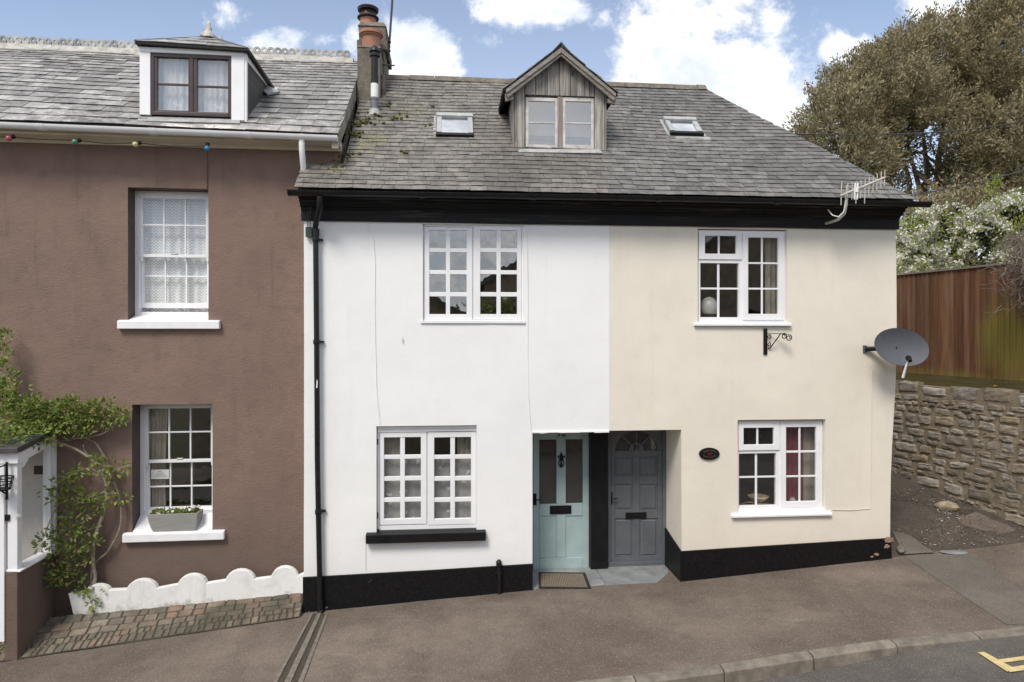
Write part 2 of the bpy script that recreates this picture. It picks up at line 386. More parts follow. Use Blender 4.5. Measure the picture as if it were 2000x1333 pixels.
def rubble():
    m, g, b, out = newmat('rubble_stone')
    r = g.n('ShaderNodeNewGeometry').outputs['Random Per Island']
    co = g.n('ShaderNodeTexCoord').outputs['Object']
    ramp = g.n('ShaderNodeValToRGB'); g.put(ramp.inputs[0], r)
    cols = [(.19, .165, .13), (.30, .268, .228), (.235, .205, .165), (.39, .36, .32), (.26, .21, .15), (.335, .31, .28), (.17, .148, .122), (.31, .25, .17)]
    els = ramp.color_ramp.elements
    while len(els) < len(cols): els.new(.5)
    for i, c in enumerate(cols): els[i].position = i / (len(cols) - 1); els[i].color = (*c, 1)
    n = g.noise(co, 8, 6, .68); n2 = g.noise(co, 40, 4, .6); n3 = g.noise(co, 1.3, 4, .6)
    c = g.mix(1.0, ramp.outputs[0], g.comb(*[g.lin(n, .25, .75, .55, 1.4)] * 3), 'MULTIPLY')
    c = g.mix(g.m('MULTIPLY', g.step(n2, .6, .75), .4), c, (.33, .31, .28))
    z = g.sep(co)[2]
    c = g.mix(g.m('MULTIPLY', g.step(g.m('ADD', z, g.m('MULTIPLY', n, .5)), .72, .3), .55), c, (.34, .26, .15))   # ochre foot courses
    c = g.mix(g.m('MULTIPLY', g.step(n3, .5, .72), .35), c, (.08, .065, .045))
    g.put(b.inputs['Base Color'], c); b.inputs['Roughness'].default_value = .92; b.inputs['Specular IOR Level'].default_value = .25
    bump(g, b, g.m('ADD', n, g.m('MULTIPLY', n2, .6)), .7, .02)
rubble()
plain('earth_mortar', (.235, .19, .135), 1, .35, 7, .7, 40, .015)

plain('far_brick', (.46, .36, .25), .9, .3, 5, .4, 30, .01, fine=.3)
def glassmat(name, tint=(1, 1, 1), refl=.14, rough=.0):
    m = bpy.data.materials.new(name); m.use_nodes = True; t = m.node_tree; t.nodes.clear(); g = NT(t)
    out = g.n('ShaderNodeOutputMaterial'); tr = g.n('ShaderNodeBsdfTransparent'); gl = g.n('ShaderNodeBsdfGlossy'); mx = g.n('ShaderNodeMixShader')
    g.put(tr.inputs[0], tint); gl.inputs['Roughness'].default_value = rough
    lw = g.n('ShaderNodeFresnel'); lw.inputs['IOR'].default_value = 1.5
    co = g.n('ShaderNodeTexCoord').outputs['Object']
    bp = g.n('ShaderNodeBump'); bp.inputs['Strength'].default_value = .05; bp.inputs['Distance'].default_value = .02; g.put(bp.inputs['Height'], g.noise(co, 3.5, 2, .5))
    t.links.new(bp.outputs[0], gl.inputs['Normal'])
    bf = g.n('ShaderNodeNewGeometry').outputs['Backfacing']
    g.put(mx.inputs[0], g.m('MULTIPLY', g.m('MULTIPLY', lw.outputs[0], 2 * refl / .04, clamp=True), g.m('SUBTRACT', 1.0, bf)))
    t.links.new(tr.outputs[0], mx.inputs[1]); t.links.new(gl.outputs[0], mx.inputs[2]); t.links.new(mx.outputs[0], out.inputs[0])
    MATS[name] = m
glassmat('glass', refl=.11)
glassmat('glass_old', refl=.055)
glassmat('glass_bright', refl=.165)
glassmat('glass_sky', refl=.42)
glassmat('glass_dormer', refl=.20, rough=.10)
glassmat('glass_dim', refl=.05)

def lacemat(name, col, op, pat, folds=16):
    """net cloth: translucent weave with a repeated openwork motif"""
    m = bpy.data.materials.new(name); m.use_nodes = True; t = m.node_tree; t.nodes.clear(); g = NT(t)
    out = g.n('ShaderNodeOutputMaterial'); tr = g.n('ShaderNodeBsdfTransparent'); df = g.n('ShaderNodeBsdfDiffuse'); mx = g.n('ShaderNodeMixShader')
    g.put(df.inputs[0], col)
    co = g.n('ShaderNodeTexCoord').outputs['Object']; x, y, z = g.sep(co)[:3]
    if pat == 'zig':
        zz = g.m('ADD', g.m('MULTIPLY', z, 34), g.m('MULTIPLY', g.m('PINGPONG', g.m('MULTIPLY', x, 42), 1), 1.1))
        a = g.m('GREATER_THAN', g.m('FRACT', g.m('MULTIPLY', zz, .7)), .48)
        f = g.m('ADD', op, g.m('MULTIPLY', a, .34))
    elif pat == 'motif':
        vo = g.n('ShaderNodeTexVoronoi'); g.put(vo.inputs['Vector'], g.comb(x, 0, z)); vo.inputs['Scale'].default_value = 7.5
        n = g.noise(g.comb(x, 0, z), 30, 2, .5)
        a = g.step(g.m('ADD', vo.outputs['Distance'], g.m('MULTIPLY', g.m('SUBTRACT', n, .5), .6)), .24, .14)
        f = g.m('ADD', op, g.m('MULTIPLY', a, .55), None, True)
    else: f = op
    g.put(mx.inputs[0], f)
    t.links.new(tr.outputs[0], mx.inputs[1]); t.links.new(df.outputs[0], mx.inputs[2]); t.links.new(mx.outputs[0], out.inputs[0])
    MATS[name] = m
lacemat('lace', (.90, .90, .90), .60, 'zig')
lacemat('butterfly_net', (.93, .94, .93), .47, 'motif')
lacemat('dotted_net', (.90, .90, .90), .78, 'motif')
plain('beige_curtain', (.42, .38, .32), .9, .2, 5, .2, 40, stretch=(6, 6, .4))

# ------------------------------------------------------------------ frames: each house has its own straight street front
class Frame:
    def __init__(s, ox, oy, th): s.o = Vector((ox, oy, 0)); s.x = Vector((math.cos(th), math.sin(th), 0)); s.y = Vector((-math.sin(th), math.cos(th), 0))
    def w(s, p): return s.o + s.x * p[0] + s.y * p[1] + Vector((0, 0, p[2]))
    def l(s, P):
        d = P - s.o; return Vector((d.dot(s.x), d.dot(s.y), d.z))
    def ray(s, px, py):
        d = Vector(((px - CX) / FPX, 1, -(py - HOR) / FPX))
        return s.l(CAM), Vector((d.dot(s.x), d.dot(s.y), d.z))
    def c(s, px, py, y=0.0):
        """point of the plane at depth y behind the street front that the photograph shows at this pixel"""
        o, d = s.ray(px, py); t = (y - o.y) / d.y
        return o + d * t
    def plane(s, px, py, p0, nrm):
        o, d = s.ray(px, py); t = (Vector(p0) - o).dot(nrm) / d.dot(nrm)
        return o + d * t
class WorldFrame:
    def w(s, p): return Vector(p)
W = WorldFrame()
C = Frame(0, 9.35, R(5.2))                      # the two cottages
_p = C.w(C.c(592, 800, .3))
B = Frame(_p.x, _p.y, R(6.2))                   # the brown house, set back 0.3 m

# ------------------------------------------------------------------ mesh building
class MB:
    def __init__(s): s.v = []; s.f = []; s.mi = []
    def add(s, vs, fs, mi=0):
        b = len(s.v); s.v += [tuple(p) for p in vs]; s.f += [tuple(i + b for i in f) for f in fs]; s.mi += [mi] * len(fs)
    def box(s, x0, x1, y0, y1, z0, z1, mi=0):
        s.hexa([(x0, y0, z0), (x1, y0, z0), (x1, y1, z0), (x0, y1, z0)], [(x0, y0, z1), (x1, y0, z1), (x1, y1, z1), (x0, y1, z1)], mi)
    def hexa(s, lo, hi, mi=0):
        s.add(list(lo) + list(hi), [(3, 2, 1, 0), (4, 5, 6, 7), (0, 1, 5, 4), (1, 2, 6, 5), (2, 3, 7, 6), (3, 0, 4, 7)], mi)
    def prism(s, poly, axis, a, b, mi=0):
        """extrude a 2-D outline along x, y or z; the outline holds the other two axes in order"""
        def P(q, t): return {'x': (t, q[0], q[1]), 'y': (q[0], t, q[1]), 'z': (q[0], q[1], t)}[axis]
        n = len(poly); vs = [P(q, a) for q in poly] + [P(q, b) for q in poly]
        s.add(vs, [tuple(range(n)), tuple(range(2 * n - 1, n - 1, -1))] + [(i, (i + 1) % n, n + (i + 1) % n, n + i) for i in range(n)], mi)
    def loft(s, rings, mi=0, closed=True, caps=True):
        n = len(rings[0]); vs = [p for r in rings for p in r]; fs = []
        for k in range(len(rings) - 1):
            for i in range(n if closed else n - 1):
                j = (i + 1) % n
                fs.append((k * n + i, k * n + j, (k + 1) * n + j, (k + 1) * n + i))
        if caps: fs += [tuple(range(n - 1, -1, -1)), tuple(range((len(rings) - 1) * n, len(rings) * n))]
        s.add(vs, fs, mi)
    def tube(s, pts, rad, n=8, mi=0):
        pts = [Vector(p) for p in pts]
        if not hasattr(rad, '__len__'): rad = [rad] * len(pts)
        rings = []; up = Vector((0.13, .31, 1))
        for i, p in enumerate(pts):
            t = (pts[min(i + 1, len(pts) - 1)] - pts[max(i - 1, 0)]).normalized()
            if abs(t.dot(up.normalized())) > .97: up = Vector((1, .2, .1))
            a = t.cross(up).normalized(); b = t.cross(a)
            rings.append([p + (a * math.cos(k * 2 * math.pi / n) + b * math.sin(k * 2 * math.pi / n)) * rad[i] for k in range(n)])
        s.loft(rings, mi)
    def lathe(s, c, prof, n=20, mi=0, axis=(0, 0, 1)):
        """profile of (radius, height) turned about an axis through c"""
        ax = Vector(axis).normalized(); a = ax.orthogonal().normalized(); b = ax.cross(a); c = Vector(c)
        s.loft([[c + ax * h + (a * math.cos(k * 2 * math.pi / n) + b * math.sin(k * 2 * math.pi / n)) * max(r, 1e-4) for k in range(n)] for r, h in prof], mi)
    def build(s, name, mats, parent=None, frame=W, smooth=False, recalc=True, bevel=0, label=None):
        loc = Vector(parent['base']) if parent is not None else s.base if hasattr(s, 'base') else None
        vw = [frame.w(p) for p in s.v]
        if loc is None:
            lo = Vector((sum(p.x for p in vw) / len(vw), sum(p.y for p in vw) / len(vw), min(p.z for p in vw))); loc = lo
        me = bpy.data.meshes.new(name)
        me.from_pydata([p - loc for p in vw], [], s.f)
        if isinstance(mats, str): mats = [mats]
        for m in mats: me.materials.append(MATS[m])
        me.polygons.foreach_set('material_index', s.mi)
        if recalc:
            bm = bmesh.new(); bm.from_mesh(me); bmesh.ops.recalc_face_normals(bm, faces=bm.faces); bm.to_mesh(me); bm.free()
        if smooth:
            me.polygons.foreach_set('use_smooth', [True] * len(me.polygons))
            me.set_sharp_from_angle(angle=R(38))
        me.update()
        o = bpy.data.objects.new(name, me); COL.objects.link(o)
        if parent is not None: o.parent = parent
        else: o.location = loc
        o['base'] = list(loc)
        if bevel:
            bv = o.modifiers.new('bevel', 'BEVEL'); bv.width = bevel; bv.segments = 2; bv.limit_method = 'ANGLE'
        if label: o['label'] = label
        return o

def tag(o, label, cat, group=None):
    o['label'] = label; o['category'] = cat
    if group: o['group'] = group
    return o
def struct(o, kind='structure', label=None, cat=None):
    o['kind'] = kind
    if label: o['label'] = label
    if cat: o['category'] = cat
    return o
def thing(name, label, cat, base, frame=W, group=None):
    o = bpy.data.objects.new(name, None); COL.objects.link(o)
    p = frame.w(base); o.location = p; o['base'] = list(p); o.empty_display_size = .2
    return tag(o, label, cat, group)

def interp(x, pts):
    if x <= pts[0][0]:
        (a, b), (c, d) = pts[0], pts[1]; return b + (d - b) / (c - a) * (x - a)
    for (a, b), (c, d) in zip(pts, pts[1:]):
        if x <= c: return b + (d - b) * (x - a) / (c - a)
    (a, b), (c, d) = pts[-2], pts[-1]; return d + (d - b) / (c - a) * (x - c)
def fb(x, y, z, s=1.0): return mnoise.fractal(Vector((x * s, y * s, z * s)), 1.0, 2.0, 4)
# ------------------------------------------------------------------ ground
_base = [(-2.762, -.185), (.282, .010), (2.34, .050), (5.488, .287)]
_kerb = [(-2.0, -.21), (1.38, .010), (1.9, .055), (2.9, .16), (3.6, .235), (4.65, .28), (5.4, .322)]
KY = 2.42
def pave_z(x, y):
    """footway height at cottage-frame (x, y): climbs to the right, nearly level across"""
    b = interp(x, _base); k = interp(x, _kerb)
    if y <= 0:
        t = min(1, -y / KY); z = b + (k - b) * t
    else:
        z = b + .13 * min(y, 30) * max(0, min(1, (x - 4.2) / 1.2))
    return z
def kerb_h(x): return interp(x, [(-30, .15), (2.2, .15), (3.4, .125), (4.5, .022), (5.4, .012), (40, .012)]) if x > -30 else .15

def grid_sheet(name, xs, ys, zf, mat, frame=C, kind='structure', thick=0):
    mb = MB(); n = len(xs)
    mb.add([(x, y, zf(x, y)) for y in ys for x in xs], [(j * n + i, j * n + i + 1, (j + 1) * n + i + 1, (j + 1) * n + i) for j in range(len(ys) - 1) for i in range(n - 1)])
    o = mb.build(name, mat, None, frame, smooth=True, recalc=False); struct(o, kind); return o
def rng(a, b, st):
    n = max(1, int(round((b - a) / st))); return [a + (b - a) * i / n for i in range(n + 1)]
def rough(x, y, a=.006): return a * fb(x * .9, y * .9, 3.1) + a * .5 * fb(x * 3, y * 3, 8.3)

grid_sheet('pavement', rng(-30, -9, 3) + rng(-8.8, 9.5, .18) + rng(10, 40, 3), rng(-KY, .05, .13) + [.4, .8, 1.2], lambda x, y: pave_z(x, y) + rough(x, y), 'pavement_tarmac')
grid_sheet('road', rng(-60, -9, 6) + rng(-8, 10, .4) + rng(12, 70, 6), [-9.5] + rng(-9, -KY - .10, .4), lambda x, y: interp(x, _kerb) - kerb_h(x) - .004 + (.05 if y < -KY - .4 else .02) * 0 + rough(x, y, .004), 'road_tarmac')
grid_sheet('lane', rng(4.9, 9.0, .2), rng(.0, 9.5, .3), lambda x, y: pave_z(x, y) + .006 + .02 * fb(x, y, 1.7) * min(1, y), 'lane_tarmac')
grid_sheet('ground', rng(-300, 300, 30), rng(-300, 300, 30), lambda x, y: -.9 + .055 * max(-60, min(60, x)), 'garden_soil')
# the far footway on the other side of the road
grid_sheet('far_pavement', rng(-60, 70, 5), [-12, -9.4], lambda x, y: interp(x, _kerb) - .02, 'pavement_tarmac')

# kerb stones along the footway edge
mb = MB(); x = -9.0; kr = random.Random(3)
while x < 12:
    L = kr.uniform(.86, .98); a, b = x + .006, x + L - .006
    def kz(q): return interp(q, _kerb) + .010
    ch = .022
    for (p0, p1) in ((a, b),):
        prof = lambda q: [(q, -KY + .005, kz(q)), (q, -KY - .115 + ch, kz(q) - .004), (q, -KY - .13, kz(q) - ch - .004), (q, -KY - .14, kz(q) - kerb_h(q) - .08), (q, -KY + .005, kz(q) - kerb_h(q) - .08)]
        mb.loft([prof(p0), prof((p0 + p1) / 2), prof(p1)])
    x += L
o = mb.build('kerb', 'kerb_stone', None, C, bevel=.006); struct(o)

# paler reinstatement strip running from the lane mouth to the dropped kerb
def quad_sheet(name, px, mat, lift, nx=10, ny=10, kind='structure', zf=pave_z):
    """a thin surface on the footway with the outline seen at four pixels (in order)"""
    P = []
    for (a, b) in px:
        o_, d_ = C.ray(a, b); t = 5.0
        for _ in range(60):
            q = o_ + d_ * t; t += (q.z - zf(q.x, q.y)) / max(.15, -d_.z) * .8
        P.append((o_ + d_ * t))
    mb = MB(); vs = []
    for j in range(ny + 1):
        for i in range(nx + 1):
            s, t = i / nx, j / ny
            q = (P[0] * (1 - s) + P[1] * s) * (1 - t) + (P[3] * (1 - s) + P[2] * s) * t
            vs.append((q.x, q.y, zf(q.x, q.y) + rough(q.x, q.y) + lift))
    mb.add(vs, [(j * (nx + 1) + i, j * (nx + 1) + i + 1, (j + 1) * (nx + 1) + i + 1, (j + 1) * (nx + 1) + i) for j in range(ny) for i in range(nx)])
    o = mb.build(name, mat, None, C, smooth=True, recalc=False)
    if kind: struct(o, kind)
    return o
quad_sheet('tarmac_patch', [(1768, 1090), (1900, 1082), (2085, 1215), (1968, 1222)], 'grey_patch', .005)
quad_sheet('concrete_apron', [(1742, 1040), (1775, 1048), (1826, 1083), (1765, 1086)], 'grey_patch', .022)

def road_z(x, y): return interp(x, _kerb) - kerb_h(x) - .004
quad_sheet('road_marking', [(1909, 1276), (1922, 1275), (1978, 1305), (1968, 1314)], 'road_yellow', .006, 6, 3, zf=road_z)
quad_sheet('road_marking', [(1948, 1290), (2060, 1275), (2060, 1284), (1958, 1296)], 'road_yellow', .007, 6, 3, zf=road_z)
quad_sheet('road_marking', [(1968, 1306), (2060, 1292), (2060, 1302), (1972, 1315)], 'road_yellow', .0075, 6, 3, zf=road_z)

# cast drain channel that carries the downpipe's water across the footway
mb = MB()
def gp(a, b, lift=0):
    o_, d_ = C.ray(a, b); t = 5.0
    for _ in range(60):
        q = o_ + d_ * t; t += (q.z - pave_z(q.x, q.y)) / max(.15, -d_.z) * .8
    q = o_ + d_ * t; return Vector((q.x, q.y, pave_z(q.x, q.y) + rough(q.x, q.y) + lift))
a0, a1 = gp(609, 1198), gp(641, 1200); b0, b1 = gp(528, 1345), gp(588, 1345)
def strip(s0, s1, lift, mi):
    N = 14; rows = []
    for k in range(N + 1):
        t = k / N; t2 = t * 1.0
        p = (a0 * (1 - s0) + a1 * s0) * (1 - t2) + (b0 * (1 - s0) + b1 * s0) * t2
        q = (a0 * (1 - s1) + a1 * s1) * (1 - t2) + (b0 * (1 - s1) + b1 * s1) * t2
        j = .003 * math.sin(k * 7.3)
        p.z = pave_z(p.x, p.y) + rough(p.x, p.y); q.z = pave_z(q.x, q.y) + rough(q.x, q.y)
        rows.append([(p.x, p.y, p.z + lift + j), (q.x, q.y, q.z + lift - j), (q.x, q.y, q.z - .03), (p.x, p.y, p.z - .03)])
    mb.loft(rows, mi)
strip(0, .13, .016, 0); strip(.13, .38, .004, 1); strip(.38, .60, .018, 0); strip(.60, .84, .004, 1); strip(.84, 1, .014, 0)
plain('channel_grit', (.07, .058, .042), 1, .4, 40, .7, 120, .006, fine=.5)
o = mb.build('drain_channel', ['channel_iron', 'channel_grit'], None, C, bevel=.003); struct(o)

# worn stone and brick setts sloping up to the brown house
plain('sett_joint', (.05, .046, .03), 1, .35, 12, .7, 60, .008)
mb = MB()
_eb = [B.c(133, 1207, -.2), B.c(144, 1203, -.2), B.c(593, 1158, -.2)]
def ap(u, v, lift=0):
    """apron point: u along the front (B frame), v 0 at the edging .. 1 where it dies into the footway"""
    zb = interp(u, [(p.x, p.z) for p in _eb[1:]]); yf_ = interp(u, [(-3.05, -.80), (.1, -.47)])
    y = -.19 + (yf_ + .19) * v
    q = C.l(B.w((u, yf_, 0))); zf = pave_z(q.x, q.y) + .012
    return Vector((u, y, zb + (zf - zb) * v ** .9 + lift + .006 * fb(u * 2, v * 2, 4.4)))
N, M = 60, 10
mb.add([ap(-4.1 + 4.15 * i / N, 1.02 * j / M, .001) for j in range(M + 1) for i in range(N + 1)], [(j * (N + 1) + i, j * (N + 1) + i + 1, (j + 1) * (N + 1) + i + 1, (j + 1) * (N + 1) + i) for j in range(M) for i in range(N)], 1)
sr = random.Random(5)
v = 0.0
rows = [.20, .20, .19, .17, .24]
for ri, h in enumerate(rows):
    u = -4.1 + sr.uniform(0, .1)
    while u < .03:
        w = sr.uniform(.06, .11) if ri >= 3 else sr.uniform(.10, .24)
        g_ = .005; u1 = min(u + w, .05)
        sh = .10 * 1.2                                    # joints lean with the camera-side course direction
        v0, v1 = v + g_ * 1.3, min(v + h - g_ * 1.3, 1.02)
        hh = sr.uniform(.005, .014); cr = .22
        def q(uu, vv, l): return ap(uu - sh * 0, vv, l)
        lo = [q(u + g_, v0, -.01), q(u1 - g_, v0, -.01), q(u1 - g_, v1, -.01), q(u + g_, v1, -.01)]
        e = .008
        top = [q(u + g_ + e, v0 + e, hh + sr.uniform(-.006, .006)), q(u1 - g_ - e, v0 + e, hh + sr.uniform(-.006, .006)), q(u1 - g_ - e, v1 - e, hh + sr.uniform(-.006, .006)), q(u + g_ + e, v1 - e, hh + sr.uniform(-.006, .006))]
        if u1 - u > .05: mb.hexa(lo, top)
        u += w
    v += h
o = mb.build('stone_setts', ['old_paving', 'sett_joint'], None, B, recalc=False, bevel=.004); struct(o)

# ------------------------------------------------------------------ walls
def wall(mb, x0, x1, z0, z1, holes, amp=.006, step=.22, depth_mi=0, edge=None, seed=0.0):
    def cuts(a, b, extra):
        vals = sorted(set([a, b] + [e for e in extra if a < e < b])); out = []
        for p, q in zip(vals, vals[1:]): out += rng(p, q, step)[:-1]
        return out + [vals[-1]]
    xs = cuts(x0, x1, [h[0] for h in holes] + [h[1] for h in holes]); zs = cuts(z0, z1, [h[2] for h in holes] + [h[3] for h in holes])
    def fy(x, z): return amp * fb(x * .8 + seed, z * .8, seed) + amp * .4 * fb(x * 2.5 + seed, z * 2.5, seed)
    def fx(x, z): return x + (edge(x, z) if edge else 0)
    def inh(i, j):
        if i < 0 or j < 0 or i >= len(xs) - 1 or j >= len(zs) - 1: return None
        xm, zm = (xs[i] + xs[i + 1]) / 2, (zs[j] + zs[j + 1]) / 2
        for k, h in enumerate(holes):
            if h[0] < xm < h[1] and h[2] < zm < h[3]: return k
        return -1
    n = len(xs)
    vs = [(fx(x, z), fy(x, z), z) for z in zs for x in xs]; fs = []
    for j in range(len(zs) - 1):
        for i in range(n - 1):
            if inh(i, j) == -1:
                fs.append((j * n + i, j * n + i + 1, (j + 1) * n + i + 1, (j + 1) * n + i))
    mb.add(vs, fs, 0)
    for j in range(len(zs) - 1):
        for i in range(n - 1):
            if inh(i, j) != -1: continue
            for (di, dj, p, q) in ((1, 0, (i + 1, j), (i + 1, j + 1)), (-1, 0, (i, j + 1), (i, j)), (0, 1, (i + 1, j + 1), (i, j + 1)), (0, -1, (i, j), (i + 1, j))):
                k = inh(i + di, j + dj)
                if k is not None and k >= 0:
                    d = holes[k][4]
                    P = (xs[p[0]], zs[p[1]]); Q = (xs[q[0]], zs[q[1]])
                    mb.add([(P[0], fy(*P), P[1]), (Q[0], fy(*Q), Q[1]), (Q[0], d, Q[1]), (P[0], d, P[1])], [(0, 1, 2, 3)], depth_mi)
    return fx, zs

def slates(target, P, nrm, aL, aR, n, wid, thick, seed, tilt=1.9, wj=.25, lift=.0, edge_mi=None, grad=0.0):
    """courses of separate slates on a roof plane; P(a, t) is the plane point, target(x_mid) picks the mesh"""
    r = random.Random(seed)
    for k in range(n):
        gq = lambda q: q + grad * q * (1 - q)        # courses that narrow towards the ridge
        t0 = gq(k / n); t1 = min(1.0, gq((k + 1) / n)) + .55 / n * (1 if k < n - 1 else 0)
        a0, a1 = aL(t0 + .5 / n), aR(t0 + .5 / n)
        w = wid(t0) if callable(wid) else wid
        a = a0 - r.uniform(.1, .9) * w
        while a < a1:
            ww = w * r.uniform(1 - wj, 1 + wj)
            s0, s1 = max(a, a0), min(a + ww - .004, a1)
            a += ww
            if s1 - s0 < .025: continue
            dt = r.uniform(-.09, .05) / n if k else 0
            h = thick * tilt + r.uniform(-.0015, .003); hu = .001
            tw = r.uniform(-.003, .003)
            ta, tb_ = t0 + dt, t0 + dt + r.uniform(-.03, .03) / n
            cl = lambda s, t: max(aL(t), min(s, aR(t)))
            if cl(s1, t1) - cl(s0, t1) < .004: continue
            q = [P(cl(s0, ta), ta), P(cl(s1, tb_), tb_), P(cl(s1, t1), t1), P(cl(s0, t1), t1)]
            hi = [q[0] + nrm * (h + tw + lift), q[1] + nrm * (h - tw + lift), q[2] + nrm * (hu + thick * .5 + lift), q[3] + nrm * (hu + thick * .5 + lift)]
            lo = [hi[0] - nrm * thick, hi[1] - nrm * thick, hi[2] - nrm * thick, hi[3] - nrm * thick]
            mb_ = target((s0 + s1) / 2); mb_.hexa(lo, hi)
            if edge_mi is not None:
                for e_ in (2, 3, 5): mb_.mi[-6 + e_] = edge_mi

def glass_box(parent, frame, rects, y, mat='glass', name='pane', th=.006):
    mb = MB()
    for (x0, x1, z0, z1) in rects: mb.box(x0, x1, y, y + th, z0, z1)
    return mb.build(name, mat, parent, frame)

def sash(parent, frame, y, px, cols, rows, mat, glass, depth=.045, bar_back=.008, gname='pane', name='sash', gy=None, bev=.004):
    """one glazed leaf: px = outer x0, y0, x1, y1; cols / rows = the glass openings, all in photograph pixels at depth y"""
    ym = (px[1] + px[3]) / 2; xm = (px[0] + px[2]) / 2
    X = lambda a: frame.c(a, ym, y).x
    Z = lambda b: frame.c(xm, b, y).z
    x0, x1, z1, z0 = X(px[0]), X(px[2]), Z(px[1]), Z(px[3])
    cs = [(X(a), X(b)) for a, b in cols]; rs = [(Z(b), Z(a)) for a, b in rows]     # rows from the top down
    mb = MB()
    mb.box(x0, cs[0][0], y, y + depth, z0, z1); mb.box(cs[-1][1], x1, y, y + depth, z0, z1)
    mb.box(cs[0][0], cs[-1][1], y, y + depth, rs[0][1], z1); mb.box(cs[0][0], cs[-1][1], y, y + depth, z0, rs[-1][0])
    yb = y + bar_back
    for (a, b), (c, d) in zip(cs, cs[1:]): mb.box(b, c, yb, y + depth - .006, rs[-1][0], rs[0][1])
    for (a, b), (c, d) in zip(rs, rs[1:]):
        for (e, f) in cs: mb.box(e, f, yb + .001, y + depth - .007, d, a)
    s = mb.build(name, mat, parent, frame, bevel=bev)
    gl = glass_box(parent, frame, [(cs[0][0] - .004, cs[-1][1] + .004, rs[-1][0] - .004, rs[0][1] + .004)], y + (gy if gy else depth * .55), glass, gname)
    return s, gl

def boxes(name, mat, parent, frame, items, bevel=.003, label=None):
    mb = MB()
    for b in items: mb.box(*b)
    return mb.build(name, mat, parent, frame, bevel=bevel, label=label)
def pxbox(frame, x0, y0, x1, y1, ya, yb):
    """box with the pixel outline of its front face at depth ya, running back to yb"""
    p = frame.c(x0, (y0 + y1) / 2, ya).x; q = frame.c(x1, (y0 + y1) / 2, ya).x
    a = frame.c((x0 + x1) / 2, y1, ya).z; b = frame.c((x0 + x1) / 2, y0, ya).z
    return (p, q, ya, yb, a, b)
def text_mesh(txt, size, parent, frame, at, mat, name, depth=.006, bold=.012):
    cu = bpy.data.curves.new('t', 'FONT'); cu.body = txt; cu.size = size; cu.align_x = 'CENTER'; cu.extrude = 0; cu.offset = bold * size
    ob = bpy.data.objects.new('t', cu); COL.objects.link(ob)
    me = bpy.data.meshes.new_from_object(ob.evaluated_get(bpy.context.evaluated_depsgraph_get()))
    mb = MB(); n = len(me.vertices)
    mb.add([(at[0] + v.co.x, at[1], at[2] + v.co.y) for v in me.vertices], [tuple(p.vertices) for p in me.polygons])
    mb.add([(at[0] + v.co.x, at[1] + depth, at[2] + v.co.y) for v in me.vertices], [tuple(reversed(p.vertices)) for p in me.polygons])
    for e in me.edges:
        a, b = e.vertices
        k = sum(1 for p in me.polygons if a in p.vertices and b in p.vertices)
        if k == 1: mb.f.append((a, b, b + n, a + n)); mb.mi.append(0)
    bpy.data.objects.remove(ob); bpy.data.curves.remove(cu); bpy.data.meshes.remove(me)
    return mb.build(name, mat, parent, frame)

# ------------------------------------------------------------------ the two cottages: things
XL, XM, XR = -2.785, 1.355, 5.560
white = thing('white_cottage', 'white rendered cottage with a timber dormer, black plinth and mint green door', 'house', (XL, 0, -.185), C)
cream = thing('cream_cottage', 'cream rendered cottage at the end of the row with a grey door', 'house', (XM, 0, .04), C)
brown = thing('brown_house', 'brown rendered house on the left with sash windows and a slate dormer', 'house', (0, 0, -.185), B)

EY, EZ, RY, RZ = -.30, 5.372, 2.60, 7.945
ent_z = 2.162
ent_x0 = C.c(1040, 980).x; ent_x1 = C.c(1331, 950).x
wu = pxbox(C, 826, 439, 1022, 630, 0, .1); wl = pxbox(C, 735, 832, 931, 1040, 0, .1)
cu_ = pxbox(C, 1363, 448, 1537, 632, 0, .1); clw = pxbox(C, 1441, 820, 1612, 1001, 0, .1)
def hole(b, d): return (b[0], b[1], b[4], b[5], d)
mb = MB()
wall(mb, XL, XM, -.6, 5.34, [hole(wu, .10), hole(wl, .14), (ent_x0, XM + .001, -.61, ent_z, .76)], .007, seed=1.0)
mb.add([(XL, 0, -.6), (XL, 0, 5.34), (XL, 5.2, 5.34), (XL, 5.2, -.6)], [(0, 1, 2, 3)])
mb.add([(XL, 5.2, -.6), (XL, 5.2, 5.34), (XM, 5.2, 5.34), (XM, 5.2, -.6)], [(0, 1, 2, 3)])
mb.build('wall', 'white_render', white, C, recalc=False, smooth=True)
def cream_edge(x, z):
    if x < XR - .45: return 0
    f = (x - (XR - .45)) / .45
    return f * interp(z, [(-.5, -.10), (.55, -.095), (1.4, -.085), (2.0, -.055), (2.7, -.005), (3.3, .02), (4.2, .015), (5.1, 0)]) * .9 if z < 5.1 else 0
mb = MB()
fx, zs = wall(mb, XM, XR, -.6, 5.34, [hole(cu_, .10), hole(clw, .12), (XM - .001, ent_x1, -.61, ent_z + .012, .76)], .009, edge=cream_edge, seed=4.0)
for a, b in zip(zs, zs[1:]): mb.add([(fx(XR, a), 0, a), (fx(XR, a), 5.2, a), (fx(XR, b), 5.2, b), (fx(XR, b), 0, b)], [(0, 1, 2, 3)])
mb.add([(XM, 5.2, -.6), (XM, 5.2, 5.34), (XR, 5.2, 5.34), (XR, 5.2, -.6)], [(0, 1, 2, 3)])
mb.build('wall', 'cream_render', cream, C, recalc=False, smooth=True)
